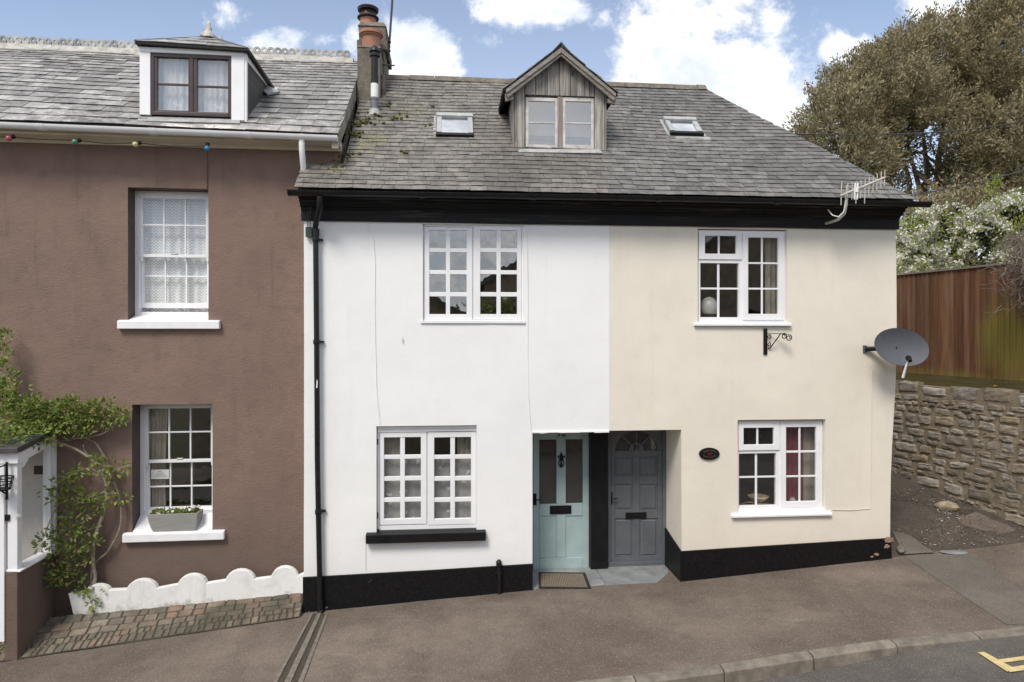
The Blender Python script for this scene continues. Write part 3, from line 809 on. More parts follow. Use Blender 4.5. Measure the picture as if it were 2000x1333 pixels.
# dark rooms behind the windows
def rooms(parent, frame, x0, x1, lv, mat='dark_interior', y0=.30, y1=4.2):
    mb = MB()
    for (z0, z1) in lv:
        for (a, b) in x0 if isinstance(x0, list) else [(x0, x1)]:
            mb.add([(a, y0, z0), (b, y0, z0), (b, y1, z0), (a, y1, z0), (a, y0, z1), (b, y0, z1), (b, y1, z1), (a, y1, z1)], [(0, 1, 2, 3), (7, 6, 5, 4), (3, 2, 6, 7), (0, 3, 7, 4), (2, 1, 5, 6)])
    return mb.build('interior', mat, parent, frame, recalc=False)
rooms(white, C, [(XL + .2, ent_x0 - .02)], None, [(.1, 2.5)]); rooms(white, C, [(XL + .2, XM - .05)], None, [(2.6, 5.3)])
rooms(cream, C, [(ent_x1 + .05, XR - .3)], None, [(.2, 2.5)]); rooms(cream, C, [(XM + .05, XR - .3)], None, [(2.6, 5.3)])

# plinths
def plinth(parent, pts_top, pts_bot, ya=-.028, yb=.02):
    poly = pts_bot + pts_top[::-1]
    mb = MB(); mb.prism([(p[0], p[1]) for p in poly], 'y', ya, yb)
    return mb
pl = plinth(white, [(XL - .01, .279), (-1.2, .318), (ent_x0, .364)], [(XL - .01, -.4), (ent_x0, -.2)])
pl.build('plinth', 'plinth_black', white, C, bevel=.006)
pl = plinth(cream, [(ent_x1, .477), (3.8, .525), (XR - .085, .579)], [(ent_x1, -.2), (XR - .06, .0)], yb=.01)
pl.prism([(-.028, .477), (-.028, -.2), (.70, -.2), (.70, .62), (.35, .545)], 'x', ent_x1 - .025, ent_x1 - .0005)
pl.build('plinth', 'plinth_black', cream, C, bevel=.006)
for (px, py, r) in ((1737, 1055, .085), (1733, 1068, .055), (1712, 1083, .04), (1703, 1088, .028)):   # broken render at the corner
    mb = MB(); p = C.c(px, py, -.03); k = random.Random(int(px)); rg = []
    for q in range(13):
        a = q * 2 * math.pi / 13; rr = r * k.uniform(.55, 1.15); rg.append((p.x + rr * math.cos(a), p.z + rr * .6 * math.sin(a)))
    mb.prism(rg, 'y', -.033, -.005); mb.build('bare_render_patch', 'bare_render', cream, C, bevel=.003)

# cornice and gutters
prof = [(.0, 5.02), (-.035, 5.022), (-.038, 5.165), (-.055, 5.17), (-.060, 5.195), (-.115, 5.20), (-.125, 5.24), (-.165, 5.25), (-.175, 5.285), (-.225, 5.295), (-.225, 5.335), (.0, 5.335)]
for par, a, b in ((white, XL - .03, XM - .0015), (cream, XM + .0015, XR + .03)):
    mb = MB(); n = 14; rings = []
    for i in range(n + 1):
        x = a + (b - a) * i / n; dz = .006 * fb(x * .8, 2.2, 0)
        rings.append([(x, y, z + dz) for (y, z) in prof])
    mb.loft(rings); mb.build('cornice', 'black_timber', par, C, bevel=.004)
def gutter(parent, frame, x0, x1, y, z0, z1, r, mat, joints=(), name='gutter'):
    mb = MB(); N = 10
    def ring(x, rr, th):
        zc = z0 + (z1 - z0) * (x - x0) / (x1 - x0)
        out = [(x, y + rr * math.cos(math.pi + math.pi * k / N), zc + rr * math.sin(math.pi + math.pi * k / N)) for k in range(N + 1)]
        inn = [(x, y + (rr - th) * math.cos(math.pi + math.pi * k / N), zc + (rr - th) * math.sin(math.pi + math.pi * k / N)) for k in range(N, -1, -1)]
        return out + inn
    mb.loft([ring(x, r, .008) for x in rng(x0, x1, .6)])
    for j in joints: mb.loft([ring(x, r + .009, .012) for x in (j - .04, j + .04)])
    for xe in (x0, x1):
        zc = z0 if xe == x0 else z1
        mb.prism([(y + (r + .004) * math.cos(math.pi + math.pi * k / N), zc + (r + .004) * math.sin(math.pi + math.pi * k / N)) for k in range(N + 1)], 'x', xe - .008, xe + .008)
    return mb.build(name, mat, parent, frame, smooth=True)
gutter(white, C, XL - .115, XM - .002, -.345, 5.352, 5.362, .068, 'black_gloss_pipe', [-1.2, .25])
gutter(cream, C, XM + .002, XR + .25, -.345, 5.362, 5.352, .068, 'black_gloss_pipe', [1.95, 3.6])

# slate roof over both cottages, each house keeping its own slates
nr = Vector((0, -(RZ - EZ), RY - EY)).normalized()
def PR(a, t):
    s = .018 * math.sin(a * 1.3 + 1) * math.sin(math.pi * min(t, 1)) + .010 * fb(a * .7, t * 3, 1.0)
    return Vector((a, EY - .04 + (RY - EY + .04) * t, EZ + .012 + (RZ - EZ - .012) * t)) + nr * s
hipx0, hipx1 = XR + .10, 3.70
mw, mc = MB(), MB()
VX = -2.29
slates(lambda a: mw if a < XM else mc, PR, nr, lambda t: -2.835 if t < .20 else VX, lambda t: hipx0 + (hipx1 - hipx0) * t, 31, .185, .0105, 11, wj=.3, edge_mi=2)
def deck(mb, x0, x1, xr0, xr1, mi=1):
    lo = .03
    A = [(x0, EY, EZ - lo), (x1, EY, EZ - lo), (x1, 5.5, EZ - lo), (x0, 5.5, EZ - lo)]
    Rr = [(xr0, RY, RZ - lo), (xr1, RY, RZ - lo)]
    mb.add(A + Rr, [(0, 1, 5, 4), (2, 3, 4, 5), (1, 2, 5), (3, 0, 4), (3, 2, 1, 0)], mi)
deck(mw, VX, XM, VX, XM); deck(mc, XM, hipx0 - .02, XM, hipx1)
mw.box(-2.82, VX, EY, .33, EZ - .05, EZ - .02, 1)
mw.hexa([(-2.82, EY, EZ - .05), (VX, EY, EZ - .05), (VX, .33, EZ - .05), (-2.82, .33, EZ - .05)], [(-2.82, EY, EZ - .03), (VX, EY, EZ - .03), (VX, .33, EZ + .52), (-2.82, .33, EZ + .52)], 1)
nh = Vector((RZ - EZ, 0, hipx0 - hipx1)).normalized()
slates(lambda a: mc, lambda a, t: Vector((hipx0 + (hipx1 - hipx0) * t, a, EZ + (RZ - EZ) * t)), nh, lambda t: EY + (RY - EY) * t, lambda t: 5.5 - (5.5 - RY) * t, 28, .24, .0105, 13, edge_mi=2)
nb = Vector((0, RZ - EZ, 5.5 - RY)).normalized()
for (m_, a0, a1) in ((mw, VX, XM), (mc, XM, None)):
    slates(lambda a: m_, lambda a, t: Vector((a, 5.5 - (5.5 - RY) * t, EZ + (RZ - EZ) * t)), nb, lambda t: a0, (lambda t: a1) if a1 else (lambda t: hipx0 + (hipx1 - hipx0) * t), 18, .4, .0075, 17)
roof_w = mw.build('roof', ['old_slate', 'dark_interior', 'slate_edge_shadow'], white, C)
roof_c = mc.build('roof', ['dark_slate', 'dark_interior', 'slate_edge_shadow'], cream, C)
def ridge_run(parent, x0, x1, y, z, mat='ridge_clay'):
    mb = MB(); x = x0; k = random.Random(21)
    while x < x1 - .05:
        L = min(.44, x1 - x); dz = k.uniform(-.008, .008)
        sec = lambda q, r: [(q, y - r * 1.25, z - r * .72 + dz), (q, y - r * .5, z + r * .2 + dz), (q, y, z + r * .5 + dz), (q, y + r * .5, z + r * .2 + dz), (q, y + r * 1.25, z - r * .72 + dz)]
        mb.loft([sec(x + .004, .105), sec(x + L - .004, .10)]); x += L
    return mb.build('ridge_tiles', mat, parent, C)
ridge_run(white, VX + .3, XM - .003, RY, RZ + .0, 'stack_render'); ridge_run(cream, XM + .003, hipx1 + .02, RY, RZ + .0, 'stack_render')
RP = Vector((0, EY, EZ)) + nr * .035         # the slates' upper face
# ------------------------------------------------------------------ white cottage: openings
def win(parent, frame, name='window'):
    return None
# upper casement, set almost flush
yw = .035
fr = [pxbox(C, 827, 440, 829.5, 628, yw, yw + .07), pxbox(C, 1018.5, 440, 1021.5, 628, yw, yw + .07), pxbox(C, 829.5, 439, 1018.5, 444, yw + .004, yw + .07), pxbox(C, 829.5, 625, 1018.5, 629, yw, yw + .07), pxbox(C, 922.6, 444, 924.6, 625, yw + .012, yw + .07)]
w = boxes('window', 'white_gloss', white, C, fr)
R4 = [(450, 485), (493, 528), (536, 571), (579.5, 614)]
sash(w, C, yw - .006, (829.8, 444, 922.4, 625), [(838.5, 871), (879, 911.5)], R4, 'white_gloss', 'glass_bright')
sash(w, C, yw - .006, (924.8, 444.5, 1018.2, 625), [(938, 970), (978, 1010)], R4, 'white_gloss', 'glass_bright')
boxes('sill', 'white_sill', w, C, [pxbox(C, 822, 627, 1026, 632, -.022, .05)])
for hb_ in (pxbox(C, 825.6, 452, 827.6, 466, yw - .012, yw), pxbox(C, 825.6, 600, 827.6, 612, yw - .012, yw)): boxes('hinge', 'aged_white', w, C, [hb_], bevel=0)
# lower casement with a deeper reveal, head board and black sill
yl = .075
fr = [pxbox(C, 737, 843, 741, 1034, yl, yl + .07), pxbox(C, 930, 843, 934, 1034, yl, yl + .07), pxbox(C, 737, 833, 934, 838, yl - .03, yl + .07), pxbox(C, 737, 838, 934, 843.5, yl - .018, yl + .07), pxbox(C, 741, 1025, 930, 1034, yl, yl + .07), pxbox(C, 833.3, 843.5, 835.3, 1025, yl + .012, yl + .07)]
w = boxes('window', 'white_gloss', white, C, fr)
R4 = [(854.5, 889), (897, 931), (939.5, 972.5), (981, 1013.5)]
sash(w, C, yl - .006, (741.5, 844, 833.2, 1025), [(750, 781.5), (790.5, 822)], R4, 'white_gloss', 'glass')
sash(w, C, yl - .006, (835.4, 844, 929.6, 1025), [(848, 879.5), (888.5, 920)], R4, 'white_gloss', 'glass')
for hb_ in (pxbox(C, 736.2, 858, 738.4, 869, yl - .012, yl), pxbox(C, 736.2, 1002, 738.4, 1013, yl - .012, yl)): boxes('hinge', 'black_iron', w, C, [hb_], bevel=0)
b = pxbox(C, 714, 1043, 949, 1060, -.10, .0); zt = C.c(832, 1033.5, .07).z
mb = MB(); mb.prism([(-.10, b[4]), (-.10, b[5]), (0, b[5] + .012), (0, b[4])], 'x', b[0], b[1])
mb.prism([(0.0005, b[5] - .05), (0.0005, b[5] + .012), (.10, zt), (.10, b[5] - .05)], 'x', wl[0] + .004, wl[1] - .004)
mb.build('sill', 'black_paint', w, C, bevel=.006)

# the shared porch recess: two doors, a black post between, slate doorsteps
YD = .70
def door_px(x0, y0, x1, y1, ya=YD, yb=YD + .045): return pxbox(C, x0, y0, x1, y1, ya, yb)
door = boxes('door', 'mint_paint', white, C, [
    door_px(1041, 838, 1053, 1112), door_px(1138.5, 838, 1150, 1112), door_px(1087, 838, 1105, 1090.5), door_px(1053.2, 838, 1086.8, 859), door_px(1105.2, 838, 1138.3, 858.5),
    door_px(1053.2, 985.5, 1086.8, 1008), door_px(1105.2, 984, 1138.3, 1008), door_px(1053.2, 1090.6, 1138.3, 1112),
    door_px(1053.2, 1008.2, 1086.8, 1090.4, YD + .012), door_px(1105.2, 1008.2, 1138.3, 1090.4, YD + .012)], bevel=.004)
glass_box(door, C, [door_px(1052.8, 858.6, 1087.2, 985.8)[:2] + door_px(1052.8, 858.6, 1087.2, 985.8)[4:], door_px(1104.8, 858, 1138.8, 984.4)[:2] + door_px(1104.8, 858, 1138.8, 984.4)[4:]], YD + .02, 'glass_dim')
boxes('letterbox', 'black_iron', door, C, [door_px(1074, 988, 1116, 1004.5, YD - .012, YD - .0005), door_px(1078, 992.5, 1112, 1000, YD - .018, YD - .0125)], bevel=.003)
def handle(parent, px, py, s=1):
    a = C.c(px, py, YD); mb = MB(); mb.box(a.x - .024, a.x + .024, YD - .012, YD - .0005, a.z - .085, a.z + .085)
    mb.tube([(a.x, YD - .012, a.z), (a.x, YD - .05, a.z), (a.x + .025 * s, YD - .055, a.z + .002), (a.x + .075 * s, YD - .05, a.z - .002), (a.x + .10 * s, YD - .046, a.z + .006)], [.010, .009, .009, .008, .010], 8)
    return mb.build('handle', 'black_iron', parent, C, bevel=.002)
handle(door, 1044.5, 975.5); 
k = C.c(1096, 899, YD)
mb = MB()     # fleur-de-lis door knocker
mb.prism([(k.x, k.z + .125), (k.x + .022, k.z + .075), (k.x + .012, k.z + .03), (k.x - .012, k.z + .03), (k.x - .022, k.z + .075)], 'y', YD - .022, YD - .0005)
for s in (-1, 1): mb.tube([(k.x + s * .010, YD - .014, k.z + .025), (k.x + s * .022, YD - .016, k.z + .055), (k.x + s * .045, YD - .016, k.z + .062), (k.x + s * .052, YD - .016, k.z + .038), (k.x + s * .040, YD - .016, k.z + .030)], [.010, .011, .011, .009, .006], 7)
mb.box(k.x - .035, k.x + .035, YD - .022, YD - .0005, k.z + .008, k.z + .024)
mb.tube([(k.x + .042 * math.sin(q), YD - .024, k.z - .045 + .050 * math.cos(q)) for q in [i * 2 * math.pi / 16 for i in range(17)]], .0085, 7)
mb.prism([(k.x, k.z - .12), (k.x + .018, k.z - .08), (k.x, k.z + .01), (k.x - .018, k.z - .08)], 'y', YD - .020, YD - .001)
mb.build('knocker', 'black_iron', door, C, bevel=.002)
a = C.c(1096.5, 853.5, YD)
text_mesh('70', .125, door, C, (a.x, YD - .007, a.z), 'black_iron', 'numerals')
boxes('threshold', 'white_gloss', white, C, [pxbox(C, 1041, 1113, 1152, 1119.5, YD - .02, YD + .05)])
boxes('door_frame', 'brown_gloss', white, C, [pxbox(C, 1150.3, 836, 1153.5, 1118, YD - .012, YD + .05), pxbox(C, 1038, 836, 1040.8, 1118, YD - .012, YD + .05)])
p0 = pxbox(C, 1154, 836, 1187, 1117, .60, .75)
boxes('divider_post', 'black_paint', white, C, [(p0[0], p0[1], .60, .755, p0[4] - .05, ent_z + .01)], bevel=.006)
def stepz(px, py, y): return C.c(px, py, y).z
mb = MB(); xs_ = C.c(1182, 1130, .35).x
mb.hexa([(ent_x0 + .002, .005, -.2), (XM - .05, .005, -.2), (XM - .05, YD + .05, -.2), (ent_x0 + .002, YD + .05, -.2)], [(ent_x0 + .002, .005, .016), (XM - .05, .005, .030), (XM - .05, YD + .05, .050), (ent_x0 + .002, YD + .05, .047)])
mb.build('doorstep', 'step_slate', white, C, bevel=.008)
mb = MB(); mb.hexa([(XM - .046, .0, -.2), (ent_x1 - .03, .0, -.2), (ent_x1 - .03, YD + .05, -.2), (XM - .046, YD + .05, -.2)], [(XM - .046, .0, .032), (ent_x1 - .03, .0, .046), (ent_x1 - .03, YD + .05, .055), (XM - .046, YD + .05, .052)])
mb.build('doorstep', 'step_slate', cream, C, bevel=.008)

# grey door with sunburst fanlight
door = MB()
for b_ in (door_px(1193.5, 893, 1201, 1104), door_px(1284.5, 893, 1294.5, 1104), door_px(1236.5, 893.2, 1249.5, 1087), door_px(1201.2, 880.5, 1284.3, 893), door_px(1193.5, 880.5, 1201, 892.8), door_px(1284.5, 880.5, 1294.5, 892.8),
           door_px(1201.2, 930, 1236.3, 946), door_px(1249.7, 930, 1284.3, 946), door_px(1201.2, 997, 1236.3, 1013), door_px(1249.7, 997, 1284.3, 1013), door_px(1201.2, 1087.2, 1284.3, 1104)): door.box(*b_)
for (x0, x1) in ((1201.2, 1236.3), (1249.7, 1284.3)):
    for (y0, y1) in ((893.2, 929.8), (946.2, 996.8), (1013.2, 1087)):
        door.box(*door_px(x0, y0, x1, y1, YD + .014)); q = door_px(x0 + 4.5, y0 + 4.5, x1 - 4.5, y1 - 4.5, YD + .003, YD + .0135)
        lo = [(q[0] - .016, YD + .0135, q[4] - .016), (q[1] + .016, YD + .0135, q[4] - .016), (q[1] + .016, YD + .0135, q[5] + .016), (q[0] - .016, YD + .0135, q[5] + .016)]
        door.hexa(lo, [(q[0], q[2], q[4]), (q[1], q[2], q[4]), (q[1], q[2], q[5]), (q[0], q[2], q[5])])
cc = C.c(1243, 880.5, YD); rx = C.c(1284, 880, YD).x - cc.x; rz = .295
xa, xb, zt = C.c(1193.5, 880, YD).x, C.c(1294.5, 880, YD).x, ent_z + .10
N = 24
for i in range(N):
    q0, q1 = math.pi * i / N, math.pi * (i + 1) / N
    def outer(q):
        c_, s_ = math.cos(q), math.sin(q)
        kx = ((xb - cc.x) if c_ > 0 else (cc.x - xa)) / abs(c_) if abs(c_) > 1e-6 else 1e9
        kz = (zt - cc.z) / s_ if s_ > 1e-6 else 1e9
        m_ = min(kx, kz); return (cc.x + m_ * c_, cc.z + m_ * s_)
    I0, I1 = (cc.x + rx * math.cos(q0), cc.z + rz * math.sin(q0)), (cc.x + rx * math.cos(q1), cc.z + rz * math.sin(q1))
    O0, O1 = outer(q0), outer(q1)
    door.hexa([(I0[0], YD, I0[1]), (O0[0], YD, O0[1]), (O1[0], YD, O1[1]), (I1[0], YD, I1[1])], [(I0[0], YD + .045, I0[1]), (O0[0], YD + .045, O0[1]), (O1[0], YD + .045, O1[1]), (I1[0], YD + .045, I1[1])])
def bar(q, r0, w):
    c_, s_ = math.cos(q), math.sin(q); A = (cc.x + r0 * c_, cc.z + r0 * s_); E_ = (cc.x + rx * 1.0 * c_, cc.z + rz * 1.0 * s_); n_ = (-s_ * w / 2, c_ * w / 2)
    door.hexa([(A[0] + n_[0], YD + .004, A[1] + n_[1]), (E_[0] + n_[0], YD + .004, E_[1] + n_[1]), (E_[0] - n_[0], YD + .004, E_[1] - n_[1]), (A[0] - n_[0], YD + .004, A[1] - n_[1])],
              [(A[0] + n_[0], YD + .03, A[1] + n_[1]), (E_[0] + n_[0], YD + .03, E_[1] + n_[1]), (E_[0] - n_[0], YD + .03, E_[1] - n_[1]), (A[0] - n_[0], YD + .03, A[1] - n_[1])])
for q in (R(48), R(90), R(132)): bar(q, .09, .022)
door.prism([(cc.x + .115 * math.cos(math.pi * i / 12), cc.z + .115 * math.sin(math.pi * i / 12)) for i in range(13)], 'y', YD + .002, YD + .034)
door = door.build('door', 'slate_blue_paint', cream, C, bevel=.003)
mb = MB(); mb.prism([(cc.x + (rx + .004) * math.cos(math.pi * i / 20), cc.z - .003 + (rz + .004) * math.sin(math.pi * i / 20)) for i in range(21)], 'y', YD + .032, YD + .037)
mb.build('fanlight', 'glass_dim', door, C)
boxes('letterbox', 'black_iron', door, C, [door_px(1222, 1001.5, 1262.5, 1013.5, YD - .012, YD - .0005), door_px(1226, 1005, 1258, 1010.5, YD - .017, YD - .0125)], bevel=.003)
handle(door, 1192.8, 973)
text_mesh('71', .105, door, C, (cc.x, YD - .006, cc.z + .008), 'black_iron', 'numerals')
boxes('weather_bar', 'slate_blue_paint', door, C, [door_px(1190, 1098, 1296, 1108, YD - .03, YD - .001)], bevel=.006)
boxes('door_frame', 'slate_blue_paint', cream, C, [pxbox(C, 1187.3, 836, 1193.2, 1109, YD - .02, YD + .05), pxbox(C, 1294.8, 836, 1303.5, 1109, YD - .03, YD + .05)])
boxes('hinge', 'black_iron', cream, C, [pxbox(C, 1303.2, 888, 1306, 903, YD - .045, YD - .03)], bevel=0)
# back of the recess over and behind the doors
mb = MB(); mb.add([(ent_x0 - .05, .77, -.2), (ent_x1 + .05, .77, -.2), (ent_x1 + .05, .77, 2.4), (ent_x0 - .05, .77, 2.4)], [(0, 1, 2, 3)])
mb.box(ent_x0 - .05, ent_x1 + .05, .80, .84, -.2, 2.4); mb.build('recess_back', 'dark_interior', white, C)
# frayed edge of the lintel over the doors
mb = MB(); q = random.Random(9)
x = ent_x0
while x < XM - .02:
    L = q.uniform(.05, .16); mb.box(x, min(x + L, XM - .003), -.012, .03, ent_z - q.uniform(.002, .014), ent_z + .012); x += L
mb.build('lintel_edge', 'white_render', white, C)

# ------------------------------------------------------------------ cream cottage windows
def upvc(parent, y, frame_px, fan, fang, left, leftg, right, rightg, sill_px, glass, bead=.0):
    f0 = pxbox(C, *frame_px, y, y + .07)
    lx0, lx1 = leftg[0][0][0], leftg[0][-1][1]
    mid = C.c((fan[2] + right[0]) / 2, 700, y).x
    x0, x1, z0, z1 = f0[0], f0[1], f0[4], f0[5]
    zt = C.c(fan[0], fan[3] + 2.5, y).z; zl1 = C.c(fan[0], leftg[1][0][0], y).z; zl0 = C.c(fan[0], leftg[1][-1][1], y).z
    XL_ = lambda a: C.c(a, 700, y).x; ZL = lambda b: C.c(fan[0] + 40, b, y).z
    mx0, mx1 = XL_(leftg[0][-1][1]), XL_(right[0] + .5)
    items = [(x0, XL_(lx0), y, y + .07, z0, z1), (XL_(lx0), mx0, y, y + .07, z0, ZL(leftg[1][-1][1])), (mx0, mx1, y, y + .07, z0, z1),
             (mx1, x1, y, y + .07, z0, ZL(right[3] - .5)), (XL_(right[2] - .5), x1, y, y + .07, ZL(right[3] - .5), z1), (mx1, XL_(right[2] - .5), y, y + .07, ZL(right[1] + .5), z1),
             (XL_(lx0), mx0, y, y + .07, ZL(leftg[1][0][0]), ZL(fan[3] - .5)), (XL_(lx0), mx0, y, y + .07, ZL(fan[1] + .5), z1)]
    w = boxes('window', 'white_gloss', parent, C, items, bevel=.004)
    # fixed pane with slim bars inside the glass
    g1 = glass_box(w, C, [(XL_(lx0), mx0, ZL(leftg[1][-1][1]), ZL(leftg[1][0][0]))], y + .03, glass)
    mb = MB()
    for (a, b), (c, d) in zip(leftg[0], leftg[0][1:]): mb.box(XL_(b), XL_(c), y + .022, y + .0295, ZL(leftg[1][-1][1]), ZL(leftg[1][0][0]))
    for (a, b), (c, d) in zip(leftg[1], leftg[1][1:]):
        for (e, f) in leftg[0]: mb.box(XL_(e), XL_(f), y + .023, y + .0295, ZL(c), ZL(b))
    mb.build('glazing_bar', 'white_gloss', w, C)
    sash(w, C, y - .018, fan, *fang, 'white_gloss', glass, depth=.05, bar_back=.02)
    sash(w, C, y - .018, right, *rightg, 'white_gloss', glass, depth=.05, bar_back=.02)
    s0 = pxbox(C, *sill_px, -.05, .10)
    mb = MB(); mb.prism([(-.05, s0[4]), (-.05, s0[4] + .028), (y + .0, s0[5] + .006), (y + .0, s0[4])], 'x', s0[0], s0[1]); mb.build('sill', 'white_sill', w, C, bevel=.005)
    return w
upvc(cream, .045, (1364, 450.5, 1535, 631), (1365, 453, 1449, 507), ([(1377, 1403.5), (1407, 1438.5)], [(461, 496)]), None, ([(1368, 1402), (1406.3, 1443)], [(514.5, 562), (565.5, 620)]),
     (1451, 455, 1532, 625.5), ([(1461.5, 1488), (1491.5, 1520.5)], [(464.5, 512.5), (516, 562.5), (566, 613.5)]), (1357, 629.5, 1547, 637), 'glass')
upvc(cream, .075, (1441, 821, 1609, 1000), (1442.5, 824, 1523, 880), ([(1452.5, 1479), (1482.5, 1512)], [(836, 869)]), None, ([(1443.5, 1476), (1480, 1516)], [(886, 930.5), (934, 988)]),
     (1524.6, 823.5, 1606, 992), ([(1535.5, 1561.5), (1565, 1594.5)], [(834.5, 881), (885, 929.5), (933, 980)]), (1431, 997, 1626, 1010), 'glass')

# ------------------------------------------------------------------ cables clipped along the walls
def run(frame, pts, y, r, mat, parent, name='wall_cable'):
    P = [frame.c(a, b, y) for a, b in pts]; mb = MB(); mb.tube(P, r, 6); return mb.build(name, mat, parent, frame)
run(C, [(707, 424), (718, 440), (730, 465), (733, 520), (732, 600), (734, 700), (736, 770), (740, 803), (742, 829)], -.008, .0034, 'cable_white', white)
run(C, [(1029, 436), (1031, 560), (1031, 700), (1033, 790), (1037, 845)], -.008, .0034, 'cable_white', white)
run(C, [(714, 1062), (714, 1090), (714, 1114)], -.008, .0036, 'cable_white', white)
run(C, [(1704, 722), (1703, 800), (1702, 900), (1700, 994), (1660, 997), (1626, 996)], -.010, .0036, 'cable_cream', cream)
mb = MB(); p = C.c(1789, 660, 0)
mb = MB(); mb.prism([(C.c(786, 658).x, C.c(786, 658).z), (C.c(788, 664).x, C.c(788, 664).z), (C.c(787.6, 672).x, C.c(787.6, 672).z), (C.c(785, 664).x, C.c(785, 664).z)], 'y', -.012, .01); mb.build('scuff', 'aged_white', white, C)

# downpipe of the white cottage
D = lambda a, b, y: C.c(a, b, y)
mb = MB()
mb.tube([D(625, 384, -.345), D(625, 396, -.345), D(624, 410, -.30), D(618, 432, -.14), D(616, 445, -.085), D(616, 470, -.075)], [.042, .040, .038, .038, .038, .038], 12)
mb.tube([D(616.5, 462, -.075), D(618.5, 660, -.075), D(620, 900, -.075), D(625.5, 1188, -.075)], .036, 14)
mb.tube([D(625, 1170, -.075), D(625.7, 1192, -.078), D(626.5, 1198, -.10)], .043, 12)
for (a, b) in ((616.8, 468), (618.5, 668), (622, 1000)): 
    q = D(a, b, -.075); mb.lathe(q - Vector((0, 0, .03)), [(.044, 0), (.046, .01), (.046, .05), (.044, .06)], 14); mb.box(q.x - .015, q.x + .085, -.05, -.004, q.z - .012, q.z + .012)
mb.tube([D(617, 448, -.08), D(617, 462, -.078)], .045, 12)
dp = mb.build('downpipe', 'black_gloss_pipe', white, C, smooth=True)
mb = MB(); q = D(619.2, 750, -.113); mb.prism([(q.x - .012, q.z - .05), (q.x + .004, q.z - .06), (q.x + .008, q.z + .03), (q.x - .004, q.z + .06)], 'y', q.y + .001, q.y + .004); mb.build('flaked_paint', 'cable_white', dp, C)
# capped stub of pipe at the plinth
mb = MB(); q = D(975, 1157, -.06); mb.tube([q, D(975, 1104, -.06)], .030, 12); mb.lathe(D(974.5, 1106, -.06), [(.036, 0), (.040, .02), (.040, .06), (.02, .085), (.002, .09)], 14)
mb.box(q.x - .05, q.x + .05, -.05, -.026, D(975, 1118, 0).z - .012, D(975, 1118, 0).z + .012)
mb.build('capped_pipe', 'black_gloss_pipe', white, C, smooth=True)

# ------------------------------------------------------------------ timber dormer on the white cottage
p0 = C.plane(1094, 294, RP, nr); YDm = p0.y; zb = p0.z
DL, DR = C.c(1003, 260, YDm).x, C.c(1185, 260, YDm).x; dcx = C.c(1093.5, 150, YDm).x
zeave = C.c(1000, 178, YDm).z; zap = C.c(1093.5, 108, YDm).z
wx0, wx1, wz1, wz0 = C.c(1025, 240, YDm).x, C.c(1161, 240, YDm).x, C.c(1093, 188, YDm).z, zb + .035
def gable_z(x): return zeave + (zap - zeave) * (1 - abs(x - dcx) / ((DR - DL) / 2))
dm = MB(); q = random.Random(4)
edges = [DL + .002, DL + .045]
cuts = sorted([DL, wx0, wx1, DR])
def boards(x0, x1, zlo, top=None, n=1):
    for i in range(n):
        a = x0 + (x1 - x0) * i / n; b = x0 + (x1 - x0) * (i + 1) / n; y = YDm + q.uniform(-.004, .004); g_ = .0045
        t = (lambda x: gable_z(x)) if top is None else (lambda x: top)
        pts = [(a + g_, zlo), (b - g_, zlo), (b - g_, t(b - g_))]
        if a < dcx < b and top is None: pts.append((dcx, t(dcx)))
        pts.append((a + g_, t(a + g_)))
        dm.prism(pts, 'y', y, y + .03)
boards(DL, DL + .018, zb - .02); boards(DL + .018, wx0, zb - .02, None, 1); boards(wx1, DR - .03, zb - .02, None, 1); boards(DR - .03, DR, zb - .02)
bw = [0, .13, .30, .47, .62, .80, .89, 1.0]
bx = [wx0 + (wx1 - wx0) * t for t in (0, .155, .325, .495, .655, .75, .855, .93, 1.0)]
for a, b in zip(bx, bx[1:]): boards(a, b, wz1 + .008)
dm.box(DL - .005, DR + .005, YDm - .02, YDm + .05, zb - .055, zb - .021)
for (x, s) in ((DL, 1), (DR, -1)):        # cheeks run back into the slates
    yb_ = YDm + (zeave - zb) * (RY - EY) / (RZ - EZ) + .15
    dm.prism([(YDm + .031, zb - .05), (yb_, zeave - .01), (YDm + .031, zeave - .01)], 'x', x, x + s * .03)
dorm = dm.build('dormer', 'silver_boards', white, C, bevel=.002)
boxes('window_frame', 'silver_boards', dorm, C, [pxbox(C, 1089.5, 189, 1098.5, 292, YDm + .012, YDm + .06), (wx0, wx1, YDm + .05, YDm + .075, wz1 - .001, wz1 + .03), (wx0 + .002, wx1 - .002, YDm + .004, YDm + .05, zb - .02, zb + .012)])
ys = YDm + .022
sash(dorm, C, ys, (1026.5, 191, 1089.3, 291), [(1032.5, 1084)], [(198, 238), (241, 283)], 'aged_white', 'glass_dormer', depth=.04)
sash(dorm, C, ys, (1098.7, 191, 1160, 291), [(1104.5, 1154.5)], [(198.5, 239), (242, 283.5)], 'aged_white', 'glass_dormer', depth=.04)
